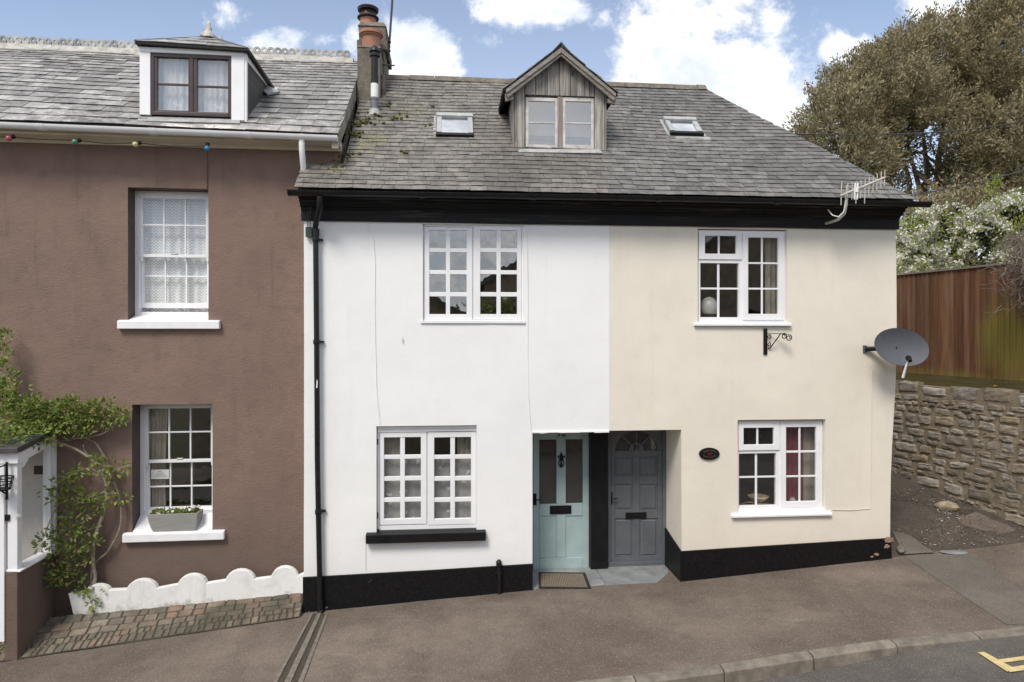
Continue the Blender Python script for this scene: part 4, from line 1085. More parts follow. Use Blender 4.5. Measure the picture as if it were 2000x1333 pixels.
# room behind the dormer glass
mb = MB(); mb.add([(wx0, YDm + .30, zb), (wx1, YDm + .30, zb), (wx1, YDm + .30, wz1 + .1), (wx0, YDm + .30, wz1 + .1)], [(0, 1, 2, 3)]); mb.box(wx0, wx1, YDm + .31, YDm + .33, zb - .05, wz1 + .1); mb.build('blind', 'pale_wall_paint', dorm, C)
YB = YDm - .11                       # verge of the little roof stands forward of the boards
hw = (DR - DL) / 2 + .145; pitch = (zap - zeave) / ((DR - DL) / 2)
zr = zap + .075; zend = zr - hw * pitch
mb = MB()
for s in (-1, 1):
    n_ = Vector((s * pitch, 0, 1)).normalized(); L = math.hypot(hw, hw * pitch)
    slates(lambda a: mb, lambda a, t, s=s: Vector((dcx + s * hw * (1 - t), a, zend + (zr - zend) * t + .02)), n_, lambda t: YB, lambda t: YB + 1.0 + 1.55 * t, 7, .22, .009, 31 + s, lift=.004)
    mb.hexa([(dcx, YB + .01, zr - .012), (dcx + s * hw, YB + .01, zend - .012), (dcx + s * hw, YB + 1.0, zend - .012), (dcx, YB + 2.6, zr - .012)],
            [(dcx, YB + .01, zr + .015), (dcx + s * hw, YB + .01, zend + .015), (dcx + s * hw, YB + 1.0, zend + .015), (dcx, YB + 2.6, zr + .015)], 1)
rd = mb.build('dormer_roof', ['dark_slate', 'black_timber'], dorm, C)
mb = MB()
mb.loft([[(dcx - .115, y, zr - .055), (dcx, y, zr + .075), (dcx + .115, y, zr - .055), (dcx, y, zr + .045)] for y in (YB - .01, YB + 1.0, YB + 2.5)]); mb.build('ridge_tiles', 'cheek_slate', dorm, C)
for s in (-1, 1):
    mb = MB(); x1 = dcx + s * (hw - .035); z1 = zr - .012 - (hw - .035) * pitch; wd = .10
    poly = [(dcx, zr - .012), (dcx, zr - .012 - wd * 1.25), (x1 - s * .03, z1 - wd * 1.15), (x1, z1 - wd * .85), (x1, z1)]
    mb.prism(poly, 'y', YB - .012, YB + .014); mb.prism([(dcx, zr - .04), (dcx, zr - .095), (x1, z1 - .06), (x1, z1 - .005)], 'y', YB - .03, YB - .0125)
    mb.build('bargeboard', 'barge_wood', dorm, C, bevel=.003)
    # boxed verge foot and dark soffit beyond it
    mb = MB(); xo = dcx + s * (hw - .02); xi = dcx + s * ((DR - DL) / 2 + .002); zo = zend - .012
    mb.prism([(xo, zo - .02), (xi, zo + abs(xo - xi) * pitch * .2 - .06), (xi, zo - .10), (xo - s * .01, zo - .13)], 'y', YB + .016, YB + .07); mb.build('verge_foot', 'barge_wood', dorm, C, bevel=.003)
# lead apron under the dormer
mb = MB(); u = lambda a, b, l: C.plane(a, b, RP, nr) + nr * l
A = [u(1012, 301, .030), u(1176, 303, .030), u(1172, 296, .030), u(1014, 295, .030)]
mb.hexa([p - nr * .012 for p in A], A); mb.build('lead_apron', 'lead', dorm, C)

# ------------------------------------------------------------------ roof windows
def rooflight(parent, corners, glass_corners, nm='roof_window'):
    P = [C.plane(a, b, RP, nr) for a, b in corners]
    x0 = (P[0].x + P[3].x) / 2; x1 = (P[1].x + P[2].x) / 2
    sl = Vector((0, RY - EY, RZ - EZ)).normalized(); o0 = Vector((0, EY, EZ))
    t0 = ((P[2] - o0).dot(sl) + (P[3] - o0).dot(sl)) / 2; t1 = ((P[0] - o0).dot(sl) + (P[1] - o0).dot(sl)) / 2
    Q = lambda x, t, h: Vector((x, EY, EZ)) + sl * t + nr * h
    def bx(mb, xa, xb, ta, tb, h0, h1, mi=0): mb.hexa([Q(xa, ta, h0), Q(xb, ta, h0), Q(xb, tb, h0), Q(xa, tb, h0)], [Q(xa, ta, h1), Q(xb, ta, h1), Q(xb, tb, h1), Q(xa, tb, h1)], mi)
    f = .075
    mb = MB(); bx(mb, x0, x0 + f, t0 + f, t1 - f * 1.4, .0, .085); bx(mb, x1 - f, x1, t0 + f, t1 - f * 1.4, .0, .085)
    bx(mb, x0 + .02, x1 - .02, t0 + .02, t1 - .02, -.02, .036); w = mb.build(nm, 'rooflight_frame', parent, C, bevel=.008)
    mb = MB(); bx(mb, x0 - .01, x1 + .01, t1 - f * 1.4, t1, .0, .105); mb.build('hood', 'rooflight_frame', w, C, bevel=.01)
    mb = MB(); bx(mb, x0 - .008, x1 + .008, t0, t0 + f, .0, .078); mb.build('bottom_rail', 'black_iron', w, C, bevel=.008)
    mb = MB(); bx(mb, x0 + f, x1 - f, t0 + f, t1 - f * 1.4, .058, .064); mb.build('pane', 'glass_sky', w, C)
    mb = MB(); bx(mb, x0 + f, x1 - f, t0 + f, t1 - f * 1.4, .040, .048); mb.build('blind', 'white_gloss', w, C)
    mb = MB(); bx(mb, x0 - .10, x1 + .10, t0 - .12, t0 - .002, .012, .024); bx(mb, x0 - .05, x0 - .011, t0, t1 + .03, .008, .030); bx(mb, x1 + .011, x1 + .05, t0, t1 + .03, .008, .030); mb.build('lead_flashing', 'lead', w, C)
rooflight(white, [(857, 227), (922, 230), (925, 270), (849, 267)], None)
rooflight(cream, [(1294, 234), (1352, 237), (1378, 266), (1311, 264)], None)

# black flue with a white band, through the slates beside the chimney
q = C.plane(731, 216, RP, nr); top = C.c(733, 102, q.y)
mb = MB(); Hh = top.z - q.z
mb.lathe((q.x, q.y, q.z - .1), [(.062, 0), (.062, .26), (.068, .26), (.068, .295), (.060, .295)], 18, 0)
mb.lathe((q.x + .004, q.y, q.z + .196), [(.058, 0), (.058, .215)], 18, 1)
mb.lathe((q.x + .006, q.y, q.z + .412), [(.058, 0), (.058, Hh - .49)], 18, 2)
mb.lathe((q.x + .010, q.y, q.z + Hh - .085), [(.058, 0), (.082, .01), (.082, .055), (.062, .06), (.062, .075), (.088, .08), (.088, .10), (.060, .15), (.03, .185), (.002, .195)], 18, 2)
mb.build('flue', ['pvc_grey', 'cable_white', 'black_gloss_pipe'], white, C, smooth=True)
mb = MB(); mb.lathe(q - Vector((0, 0, .10)), [(.12, .0), (.10, .07), (.075, .11), (.064, .12)], 18); mb.build('flue_collar', 'lead', white, C, smooth=True)
# moss cushions and lichen lumps caught on the slates
def lumps(name, spots, parent, mat):
    mb = MB(); k = random.Random(8)
    for (a, b, r, n) in spots:
        for _ in range(n):
            p = C.plane(a + k.gauss(0, r * 1.4), b + k.gauss(0, r * .7), RP, nr) + nr * .004; s = k.uniform(.010, .03)
            mb.lathe(p, [(.001, -.01), (s, -.005), (s * .9, s * .45), (s * .4, s * .75), (.001, s * .8)], 7, 0, nr)
    o = mb.build(name, mat, parent, C, smooth=True); o['kind'] = 'stuff'; return o
plain('moss', (.075, .072, .014), 1, .5, 30, .8, 90, .01)
lumps('moss', [(688, 262, 8, 22), (700, 240, 9, 26), (722, 232, 9, 18), (776, 228, 6, 9), (790, 298, 3, 4), (835, 248, 4, 3), (928, 278, 5, 6), (672, 308, 7, 12), (757, 204, 4, 6), (845, 208, 2, 2), (640, 330, 5, 6), (660, 322, 6, 8)], white, 'moss')
# ------------------------------------------------------------------ brown house
BX0, BX1, BEZ = -8.2, .50, 6.22
bu = pxbox(B, 250, 368, 407, 630, 0, .1); bl = pxbox(B, 258, 790, 415, 1041, 0, .1)
pd = (-7.5, -3.75, -.6, 2.15)                          # doorway inside the porch
mb = MB()
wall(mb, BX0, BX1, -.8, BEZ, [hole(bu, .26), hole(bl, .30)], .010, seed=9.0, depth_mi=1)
mb.add([(BX1, 0, -.8), (BX1, 5.4, -.8), (BX1, 5.4, BEZ), (BX1, 0, BEZ)], [(0, 1, 2, 3)])
mb.add([(BX0, 5.4, -.8), (BX0, 5.4, BEZ), (BX1, 5.4, BEZ), (BX1, 5.4, -.8)], [(0, 1, 2, 3)])
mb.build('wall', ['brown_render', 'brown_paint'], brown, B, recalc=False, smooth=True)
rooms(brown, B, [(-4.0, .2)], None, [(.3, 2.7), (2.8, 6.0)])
# roof
BEY, BEE, BRY, BRZ = -.36, 6.20, 2.70, 8.355
brise = 6.235
nbv = Vector((0, -(BRZ - brise), BRY - BEY)).normalized()
PB = lambda a, t: Vector((a, BEY - .05 + (BRY - BEY + .05) * t, brise - (.035 + .012 * (a + 3.5)) * (1 - t) + (BRZ - brise) * t)) + nbv * (.015 * math.sin(a * 1.1) * math.sin(3.1 * min(1, t)) + .010 * fb(a, t * 3, 5))
BP = Vector((0, BEY, brise - .02)) + nbv * .035
mb = MB()
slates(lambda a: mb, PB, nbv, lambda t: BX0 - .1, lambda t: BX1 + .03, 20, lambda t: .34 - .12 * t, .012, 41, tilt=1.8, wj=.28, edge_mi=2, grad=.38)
mb.add([(BX0, BEY, brise - .03), (BX1, BEY, brise - .03), (BX1, BRY, BRZ - .03), (BX0, BRY, BRZ - .03), (BX0, 5.8, brise - .03), (BX1, 5.8, brise - .03)], [(0, 1, 2, 3), (3, 2, 5, 4), (0, 4, 5, 1)], 1)
slates(lambda a: mb, lambda a, t: Vector((a, 5.8 - (5.8 - BRY) * t, brise + (BRZ - brise) * t)), Vector((0, BRZ - brise, 5.8 - BRY)).normalized(), lambda t: BX0, lambda t: BX1 + .03, 15, .4, .010, 43)
mb.build('roof', ['pale_glint_slate', 'dark_interior', 'slate_edge_shadow'], brown, B)
# mortar-faced gable verge on the right
mb = MB(); 
mb.hexa([(BX1 - .06, BEY - .02, brise - .26), (BX1 + .035, BEY - .02, brise - .26), (BX1 + .035, BRY, BRZ - .30), (BX1 - .06, BRY, BRZ - .30)],
        [(BX1 - .06, BEY - .02, brise - .05), (BX1 + .035, BEY - .02, brise - .05), (BX1 + .035, BRY, BRZ + .015), (BX1 - .06, BRY, BRZ + .015)])
mb.prism([(0, BEZ - .5), (5.4, BEZ - .5), (2.7, BRZ - .05)], 'x', BX1 - .05, BX1 + .012)
mb.build('verge', 'grey_cement', brown, B, bevel=.01)
# pierced crest tiles along the ridge
mb = MB(); x = BX0; k = random.Random(2); st = .118; i = 0
zr_ = BRZ + .02
mb.loft([[(q, BRY - .15, zr_ - .115), (q, BRY - .06, zr_ + .015), (q, BRY, zr_ + .045), (q, BRY + .06, zr_ + .015), (q, BRY + .15, zr_ - .115)] for q in rng(BX0, BX1 - .14, .42)])
while x < BX1 - .22:
    c = (x + st / 2, zr_ + .105 + k.uniform(-.004, .004)); ro, ri = .062, .026; N = 12
    O = [(c[0] + ro * math.cos(2 * math.pi * q / N), c[1] + ro * math.sin(2 * math.pi * q / N)) for q in range(N)]; I = [(c[0] + ri * math.cos(2 * math.pi * q / N), c[1] + ri * math.sin(2 * math.pi * q / N)) for q in range(N)]
    vs = [(a, BRY - .014, b) for a, b in O] + [(a, BRY - .014, b) for a, b in I] + [(a, BRY + .014, b) for a, b in O] + [(a, BRY + .014, b) for a, b in I]
    fs = []
    for q in range(N):
        r_ = (q + 1) % N; fs += [(q, r_, N + r_, N + q), (2 * N + r_, 2 * N + q, 3 * N + q, 3 * N + r_), (q, 2 * N + q, 2 * N + r_, r_), (N + q, N + r_, 3 * N + r_, 3 * N + q)]
    mb.add(vs, fs); mb.box(x + .01, x + st - .01, BRY - .0135, BRY + .0135, zr_ + .025, zr_ + .058)
    i += 1; x += st
mb.build('crest_tiles', 'ridge_clay', brown, B)
# eaves: boxed cream fascia, white gutter, downpipe
mb = MB()
mb.prism([(.0, 6.035), (-.03, 6.035), (-.045, 6.075), (-.27, 6.085), (-.285, 6.075), (-.295, 6.08), (-.295, 6.14), (.0, 6.14)], 'x', BX0, BX1 + .02)
mb.build('fascia', 'cream_fascia', brown, B, bevel=.004)
gutter(brown, B, BX0, BX1 + .015, -.385, 6.215, 6.135, .065, 'white_gloss', [-3.15, -1.80, -.62])
mb = MB(); mb.box(BX1 - .02, BX1 + .022, -.31, -.296, 6.075, 6.14); mb.build('fascia_end', 'cream_fascia', brown, B)
DB = lambda a, b, y: B.c(a, b, y)
q = DB(591.5, 300, -.30); mb = MB()
mb.lathe((q.x, -.372, 6.10), [(.040, -.10), (.040, -.02), (.050, 0), (.055, .03), (.050, .05)], 14)
mb.tube([(q.x, -.372, 6.10), (q.x, -.372, 5.98), (q.x + .002, -.35, 5.90), (q.x + .003, -.30, 5.78), (q.x + .003, -.10, 5.45), (q.x + .003, -.06, 5.38), (q.x + .003, -.06, 5.2)], .038, 12)
mb.build('downpipe', 'white_gloss', brown, B, smooth=True)

# sash windows
def sashwin(b, yf, X0, X1, up, lo, barcols_up, barcols_lo, sillpx, ysill, glass, gap=None):
    """box frame, outer upper sash, inner lower sash"""
    x0, x1, z0, z1 = b[0] + .002, b[1] - .002, b[4], b[5] - .002
    fw = .058
    w = boxes('window', 'white_gloss', brown, B, [(x0, x0 + fw, yf, yf + .11, z0, z1), (x1 - fw, x1, yf, yf + .11, z0, z1), (x0 + fw, x1 - fw, yf, yf + .11, z1 - .055, z1), (x0 + fw, x1 - fw, yf + .005, yf + .11, z0, z0 + .05)], bevel=.004)
    def leaf(za, zb, y, rt, rb, zmid, nm):
        sx0, sx1 = x0 + fw + .001, x1 - fw - .001; s = .042; bw = .020
        inx0, inx1 = sx0 + s, sx1 - s; cw = (inx1 - inx0 - 2 * bw) / 3
        m_ = MB()
        m_.box(sx0, inx0, y, y + .042, za, zb); m_.box(inx1, sx1, y, y + .042, za, zb)
        m_.box(inx0, inx1, y, y + .042, zb - rt, zb); m_.box(inx0, inx1, y, y + .042, za, za + rb)
        for k in (1, 2):
            xx = inx0 + cw * k + bw * (k - 1); m_.box(xx, xx + bw, y + .006, y + .036, za + rb, zb - rt)
        for k in range(3):
            xx = inx0 + (cw + bw) * k; m_.box(xx, xx + cw, y + .007, y + .035, zmid - bw / 2, zmid + bw / 2)
        o = m_.build('sash', 'white_gloss', w, B, bevel=.003)
        glass_box(w, B, [(inx0 - .003, inx1 + .003, za + rb - .003, zb - rt + .003)], y + .022, glass)
        return sx0, sx1
    zz = lambda p: B.c(330, p, yf).z
    sx0, sx1 = leaf(zz(up[1]), zz(up[0]), yf + .012, .05, .040, zz(up[2]), 'upper')
    leaf(zz(lo[1]), zz(lo[0]), yf + .058, .038, .072, zz(lo[2]), 'lower')
    for sx in (sx0 + .004, sx1 - .040):
        mb = MB(); mb.prism([(sx, zz(up[1])), (sx + .036, zz(up[1])), (sx + .034, zz(up[1]) - .05), (sx + .018, zz(up[1]) - .065), (sx + .004, zz(up[1]) - .045)], 'y', yf + .013, yf + .05)
        mb.build('sash_horn', 'white_gloss', w, B, bevel=.003)
    boxes('catch', 'dull_alloy', w, B, [((sx0 + sx1) / 2 - .04, (sx0 + sx1) / 2 + .04, yf + .005, yf + .05, zz(up[1]) + .0405, zz(up[1]) + .06)], bevel=.006)
    s0 = pxbox(B, *sillpx, -ysill, 0)
    mb = MB(); mb.prism([(-ysill, s0[4]), (-ysill, s0[5] - .008), (-.001, s0[5] + .008), (-.001, s0[4])], 'x', s0[0], s0[1])
    mb.prism([(.0, s0[4] + .01), (.0, s0[5] + .008), (yf + .02, z0 + .012), (yf + .02, s0[4] + .01)], 'x', b[0] + .003, b[1] - .003)
    mb.build('sill', 'white_sill', w, B, bevel=.010)
    return w
bu2 = list(bu); bl2 = list(bl)
bu2[4] = B.c(330, 617, .21).z; bl2[4] = B.c(330, 1004, .25).z
sashwin(bu2, .20, 0, 0, (381, 503, 440), (497, 602, 539.5), None, None, (228, 626, 428, 643), .07, 'glass_old')
sashwin(bl2, .24, 0, 0, (791.5, 904.5, 845), (899, 1003, 952.5), None, None, (238, 1041, 437, 1058), .075, 'glass')

# dormer on the brown house
p0 = B.plane(373, 229, BP, nbv); yd = p0.y; zb = p0.z
L0, L1 = B.c(274, 160, yd).x, B.c(476, 160, yd).x; zt = B.c(373, 97, yd).z
q0, q1 = B.c(294.5, 160, yd).x, B.c(452.5, 160, yd).x; zh = B.c(373, 107, yd).z
back = yd + (zt - zb) * (BRY - BEY) / (BRZ - brise)
slope = (zt - B.c(474, 99, yd).z)
mb = MB()
for x, s in ((L0, 1), (L1, -1)): mb.prism([(yd + .001, zb - .1), (back + .1, zt), (yd + .001, zt)], 'x', x + s * .004, x + s * .05)
mb.box(L0 + .05, L1 - .05, yd + .30, yd + .33, zb, zt)
dorm = mb.build('dormer', 'cheek_slate', brown, B)
# slate-hung cheek courses on the side that shows
mb = MB()
for x, s in ((L1, 1), (L0, -1)):
    mb = MB()
    for k in range(4):
        z0 = zb + (zt - zb) * k / 4; z1 = zb + (zt - zb) * (k + 1) / 4
        ya = yd + .02; y0b = yd + (z0 - zb) / (zt - zb) * (back - yd); y1b = yd + (z1 - zb) / (zt - zb) * (back - yd) 
        mb.hexa([(x, ya, z1), (x, back, z1), (x, back, z1 + .02), (x, ya, z1 + .02)], [(x + s * .006, ya, z1), (x + s * .006, back, z1), (x + s * .004, back, z1 + .02), (x + s * .004, ya, z1 + .02)])
        mb.prism([(ya, z0), (y0b + .08, z0), (y1b + .08, z1 - .004), (ya, z1 - .004)], 'x', x + s * .0, x + s * .012)
    mb.build('cheek', 'cheek_slate', dorm, B)
boxes('window_surround', 'white_gloss', dorm, B, [(L0 - .002, q0, yd - .02, yd + .06, zb + .005, zh + .0), (q1, L1 + .014, yd - .02, yd + .06, zb - .03, zh), (L0 - .004, L1 + .016, yd - .028, yd + .06, zh + .001, zt - .001)], bevel=.005)
mb = MB(); mb.hexa([(L1 + .015, yd - .01, zb - .05), (L1 + .04, yd - .01, zb - .05), (L1 + .04, yd + .05, zb - .0), (L1 + .015, yd + .05, zb - .0)], [(L1 + .015, yd - .01, zt - .02), (L1 + .04, yd - .01, zt - .02), (L1 + .04, yd + .05, zt - .02), (L1 + .015, yd + .05, zt - .02)])
mb.hexa([(L1 + .015, yd + .05, zt - .10), (L1 + .03, yd + .05, zt - .10), (L1 + .03, back, zt - .03), (L1 + .015, back, zt - .03)], [(L1 + .015, yd + .05, zt - .015), (L1 + .03, yd + .05, zt - .015), (L1 + .03, back + .1, zt - .01), (L1 + .015, back + .1, zt - .01)])
mb.build('corner_board', 'white_gloss', dorm, B)
zq = B.c(373, 227, yd).z
boxes('window_frame', 'brown_gloss', dorm, B, [(q0 + .001, q0 + .04, yd - .004, yd + .06, zq, zh - .001), (q1 - .04, q1 - .001, yd - .004, yd + .06, zq, zh - .001), (q0 + .04, q1 - .04, yd - .004, yd + .06, zh - .045, zh - .001), (q0 + .04, q1 - .04, yd - .012, yd + .06, zq, zq + .045), ((q0 + q1) / 2 - .02, (q0 + q1) / 2 + .02, yd - .002, yd + .06, zq + .045, zh - .045)])
for (px, c_, rr) in (((299.5, 107.5, 371, 221), [(307, 367.5)], [(112.5, 162), (166.5, 215.5)]), ((377.5, 110, 448, 224), [(385, 445)], [(116.5, 166.5), (171, 219)])):
    sash(dorm, B, yd + .008, px, c_, rr, 'brown_gloss', 'glass', depth=.045, bar_back=.012)
# shallow hipped top with a clay finial
ov = .07; yA = yd + .55; yBk = yd + 1.45; xA = B.c(410, 78, yA).x; zA = B.c(410, 78, yA).z - .06
F0, F1 = Vector((L0 - .03, yd - .09, zt + .01)), Vector((L1 + ov, yd - .09, zt - .025)); K0, K1 = Vector((L0 - .03, back + .1, zt + .03)), Vector((L1 + ov, back + .10, zt - .02)); Ap = Vector((xA, yA, zA + .06)); Bk = Vector((xA, yBk, zA + .07))
mb = MB(); dz = Vector((0, 0, .03))
top = [F0, F1, K1, K0, Ap, Bk]
mb.add([p + dz for p in top] + [p for p in top[:4]], [(0, 1, 4), (1, 2, 5, 4), (3, 0, 4, 5), (2, 3, 5), (1, 0, 6, 7), (2, 1, 7, 8), (3, 2, 8, 9), (0, 3, 9, 6), (6, 9, 8, 7)], 1)
n1 = (F1 - F0).cross(Ap - F0).normalized(); n1 = n1 if n1.z > 0 else -n1
n2 = (K1 - F1).cross(Ap - F1).normalized(); n2 = n2 if n2.z > 0 else -n2
slates(lambda a: mb, lambda a, t: F0 + (F1 - F0) * (a * (1 - t) + t * (xA - F0.x) / (F1.x - F0.x)) + (Vector((0, yA - F0.y, Ap.z - F0.z - (F1.z - F0.z) * .5))) * t + dz, n1, lambda t: -.005, lambda t: 1.005, 3, .17, .009, 51)
mb.build('dormer_roof', ['pale_glint_slate', 'black_timber'], dorm, B)
mb = MB(); fz = Ap + Vector((0, .0, .035))
for (a, b_) in ((F0 + dz, Ap + dz), (F1 + dz, Ap + dz), (Ap + dz, Bk + dz), (F1 + dz, K1 + dz)): mb.tube([a, b_], .022, 6)
mb.build('hip_roll', 'cheek_slate', dorm, B)
mb = MB(); mb.lathe(fz + Vector((0, -.05, 0)), [(.075, -.03), (.070, .02), (.05, .05), (.042, .075), (.045, .10), (.034, .13), (.026, .17), (.012, .20), (.002, .215)], 10)
mb.tube([fz + Vector((-.09, -.08, -.02)), fz + Vector((-.02, -.06, .06))], [.03, .02], 6); mb.tube([fz + Vector((.02, .05, .03)), fz + Vector((.12, .10, -.02))], [.035, .04], 6)
mb.tube([fz + Vector((.11, .10, 0)), fz + Vector((.125, .10, .06))], [.04, .012], 6)
mb.build('finial', 'ridge_clay', dorm, B, smooth=True)
u = lambda a, b, l: B.plane(a, b, BP, nbv) + nbv * l
A = [u(522, 186, .02), u(548, 182, .03), u(520, 172, .05), u(508, 178, .05)]
mb = MB(); mb.hexa([p - nbv * .03 for p in A], A); mb.build('lead_flashing', 'lead', dorm, B, bevel=.004)
A = [u(266, 234, -.012), u(468, 239, -.012), u(468, 231, -.012), u(274, 226, -.012)]
mb = MB(); mb.hexa([p - nbv * .012 for p in A], A); mb.build('lead_apron', 'lead', dorm, B)

# chimney at the party wall: low front shoulder with one pot, taller stack behind with another
yc = 1.85; XW = lambda a, y: C.c(a, 200, y).x
x0, x1 = XW(697, yc), XW(743, yc); zf = C.c(720, 89, yc).z; zbk = C.c(720, 52, yc + .55).z
mb = MB()
def stone(x0, x1, y0, y1, z0, z1, tp=.0): mb.hexa([(x0, y0, z0), (x1, y0, z0), (x1, y1, z0), (x0, y1, z0)], [(x0 + tp, y0 + tp, z1), (x1 - tp, y0 + tp, z1), (x1 - tp, y1 - tp, z1), (x0 + tp, y1 - tp, z1)])
stone(x0 + .005, x1 - .005, yc, yc + .50, 6.8, zf - .04); stone(x0, x1 + .02, yc - .012, yc + .51, zf - .039, zf, .02)
xa, xb = x0 - .01, x1 + .02
stone(xa, xb, yc + .511, yc + 1.30, 6.8, zbk - .42); stone(xa - .055, xb + .05, yc + .47, yc + 1.35, zbk - .419, zbk - .26); stone(xa - .025, xb + .02, yc + .50, yc + 1.32, zbk - .259, zbk - .02); stone(xa - .045, xb + .035, yc + .48, yc + 1.34, zbk - .019, zbk + .07, .05)
stone(x1 - .004, x1 + .05, yc + .10, yc + 1.2, 6.8, 7.75)
ch = mb.build('chimney', 'stack_render', brown, C, bevel=.012)
def pot(cx, cy, z, r, h, flange):
    mb = MB(); 
    if flange: prof = [(r * .92, -.03), (r * .95, h * .72), (r * 1.1, h * .75), (r * 1.12, h * .82), (r * 1.28, h * .84), (r * 1.28, h), (r * .9, h), (r * .85, h * .6), (.01, h * .6)]
    else: prof = [(r * 1.1, -.03), (r * .95, h * .5), (r * .95, h * .8), (r * 1.06, h * .82), (r * 1.06, h), (r * .8, h), (r * .8, h * .7), (.01, h * .7)]
    mb.lathe((cx, cy, z), prof, 20); return mb.build('chimney_pot', 'terracotta', ch, C, smooth=True)
fx_ = (x0 + x1) / 2 + .01
pot(fx_, yc + .25, zf, .155, C.c(720, 59, yc + .15).z - zf, True)
bx_ = XW(719, yc + .85); hb = C.c(720, 33, yc + .85).z - zbk - .07
pot(bx_, yc + .85, zbk + .07, .150, hb, False)
mb = MB(); z_ = zbk + .07 + hb
mb.lathe((bx_, yc + .85, z_), [(.155, -.05), (.185, -.04), (.185, -.02), (.15, .0), (.135, .02), (.135, .07), (.175, .085), (.185, .13), (.15, .155), (.02, .165), (.002, .166)], 20)
mb.build('cowl', 'black_gloss_pipe', ch, C, smooth=True)

# porch: brown dwarf wall, white posts and framing, flat dark roof, glazed side
yf = -.83
PX = lambda a, y: B.c(a, 900, y).x
xs = PX(34, yf)                                   # its right-hand face
zt0 = B.c(15, 905, yf).z; ztop = B.c(15, 884, yf).z; zsill = B.c(30, 1112, yf).z
mb = MB()
mb.box(PX(8, yf), xs, yf, -.02, -.9, zsill - .035)
mb.box(-6.9, PX(-60, yf), yf, yf + .16, -.9, zsill - .035)
porch = mb.build('porch', 'brown_render', brown, B, bevel=.01)
Y1 = -.012
boxes('post', 'white_gloss', porch, B, [(xs - .115, xs - .004, yf + .006, yf + .10, zsill - .03, zt0)], bevel=.005)
boxes('post', 'white_gloss', porch, B, [(xs - .10, xs - .004, Y1 - .10, Y1, zsill - .03, zt0 + .13), (xs - .004, xs + .024, Y1 - .045, Y1, zsill - .03, zt0 + .135)], bevel=.005)
mb = MB()
mb.hexa([(xs - .35, yf - .03, zt0 - .002), (xs + .02, yf - .03, zt0 - .002), (xs + .02, yf + .02, zt0 - .002), (xs - .35, yf + .02, zt0 - .002)], [(xs - .35, yf - .03, ztop), (xs + .02, yf - .03, ztop), (xs + .02, yf + .02, ztop), (xs - .35, yf + .02, ztop)])
mb.hexa([(xs - .06, yf + .021, zt0 - .01), (xs + .018, yf + .021, zt0 - .01), (xs + .018, Y1, zt0 + .13), (xs - .06, Y1, zt0 + .13)], [(xs - .06, yf + .021, ztop - .01), (xs + .018, yf + .021, ztop - .01), (xs + .018, Y1, ztop + .12), (xs - .06, Y1, ztop + .12)])
mb.hexa([(xs - .01, yf + .10, zt0 - .075), (xs + .012, yf + .10, zt0 - .075), (xs + .012, yf + .20, zt0 + .0), (xs - .01, yf + .20, zt0 + .0)], [(xs - .01, yf + .10, zt0 + .02), (xs + .012, yf + .10, zt0 + .02), (xs + .012, yf + .20, zt0 + .03), (xs - .01, yf + .20, zt0 + .03)])
mb.build('fascia', 'white_gloss', porch, B, bevel=.004)
mb = MB(); mb.hexa([(-6.95, yf - .10, ztop + .004), (xs + .06, yf - .10, ztop + .004), (xs + .06, -.005, ztop + .125), (-6.95, -.005, ztop + .125)], [(-6.95, yf - .10, ztop + .07), (xs + .06, yf - .10, ztop + .07), (xs + .06, -.005, ztop + .20), (-6.95, -.005, ztop + .20)])
mb.build('roof', 'cheek_slate', porch, B, bevel=.01)
mb = MB(); mb.hexa([(xs - .13, yf + .004, zsill - .034), (xs + .045, yf - .02, zsill - .034), (xs + .045, Y1, zsill - .034), (xs - .13, Y1, zsill - .034)], [(xs - .13, yf + .004, zsill - .004), (xs + .045, yf - .02, zsill - .014), (xs + .045, Y1, zsill - .014), (xs - .13, Y1, zsill - .004)])
mb.build('sill', 'white_sill', porch, B, bevel=.005)
mb = MB(); mb.box(xs - .06, xs - .052, yf + .10, Y1 - .10, zsill - .002, zt0 + .02); mb.build('side_pane', 'glass_dim', porch, B)
q = B.c(32, 1010, yf - .0); mb = MB(); mb.lathe((xs - .02, yf + .045, q.z), [(.014, -.02), (.014, .01), (.030, .018), (.036, .035), (.030, .052), (.004, .06)], 14, 0, (.75, -.66, 0)); mb.build('door_knob', 'porcelain', porch, B, smooth=True)
boxes('latch_plate', 'black_iron', porch, B, [pxbox(B, 7, 1006, 18, 1018, yf - .012, yf + .004)], bevel=.002)
boxes('door_frame', 'white_gloss', porch, B, [(PX(-8, yf - .02), PX(8, yf - .02), yf - .02, yf + .08, B.c(4, 1253, yf).z, zt0 - .003)], bevel=.004)
# inner porch: pale wall of the house and the lobby's far side, with a small dark opening
mb = MB(); mb.box(-7.0, xs - .12, -.011, -.004, -.3, zt0 + .12); mb.box(xs - 1.9, xs - 1.86, yf + .12, -.012, -.3, zt0 + .05); mb.build('lobby_wall', 'pale_wall_paint', porch, B)
w0 = pxbox(B, 66, 910, 96, 927, -.02, -.011); boxes('name_plate', 'black_iron', porch, B, [w0], bevel=.002)
boxes('plate_frame', 'pale_wall_paint', porch, B, [pxbox(B, 62, 905, 100, 932, -.0165, -.0112)], bevel=.002)

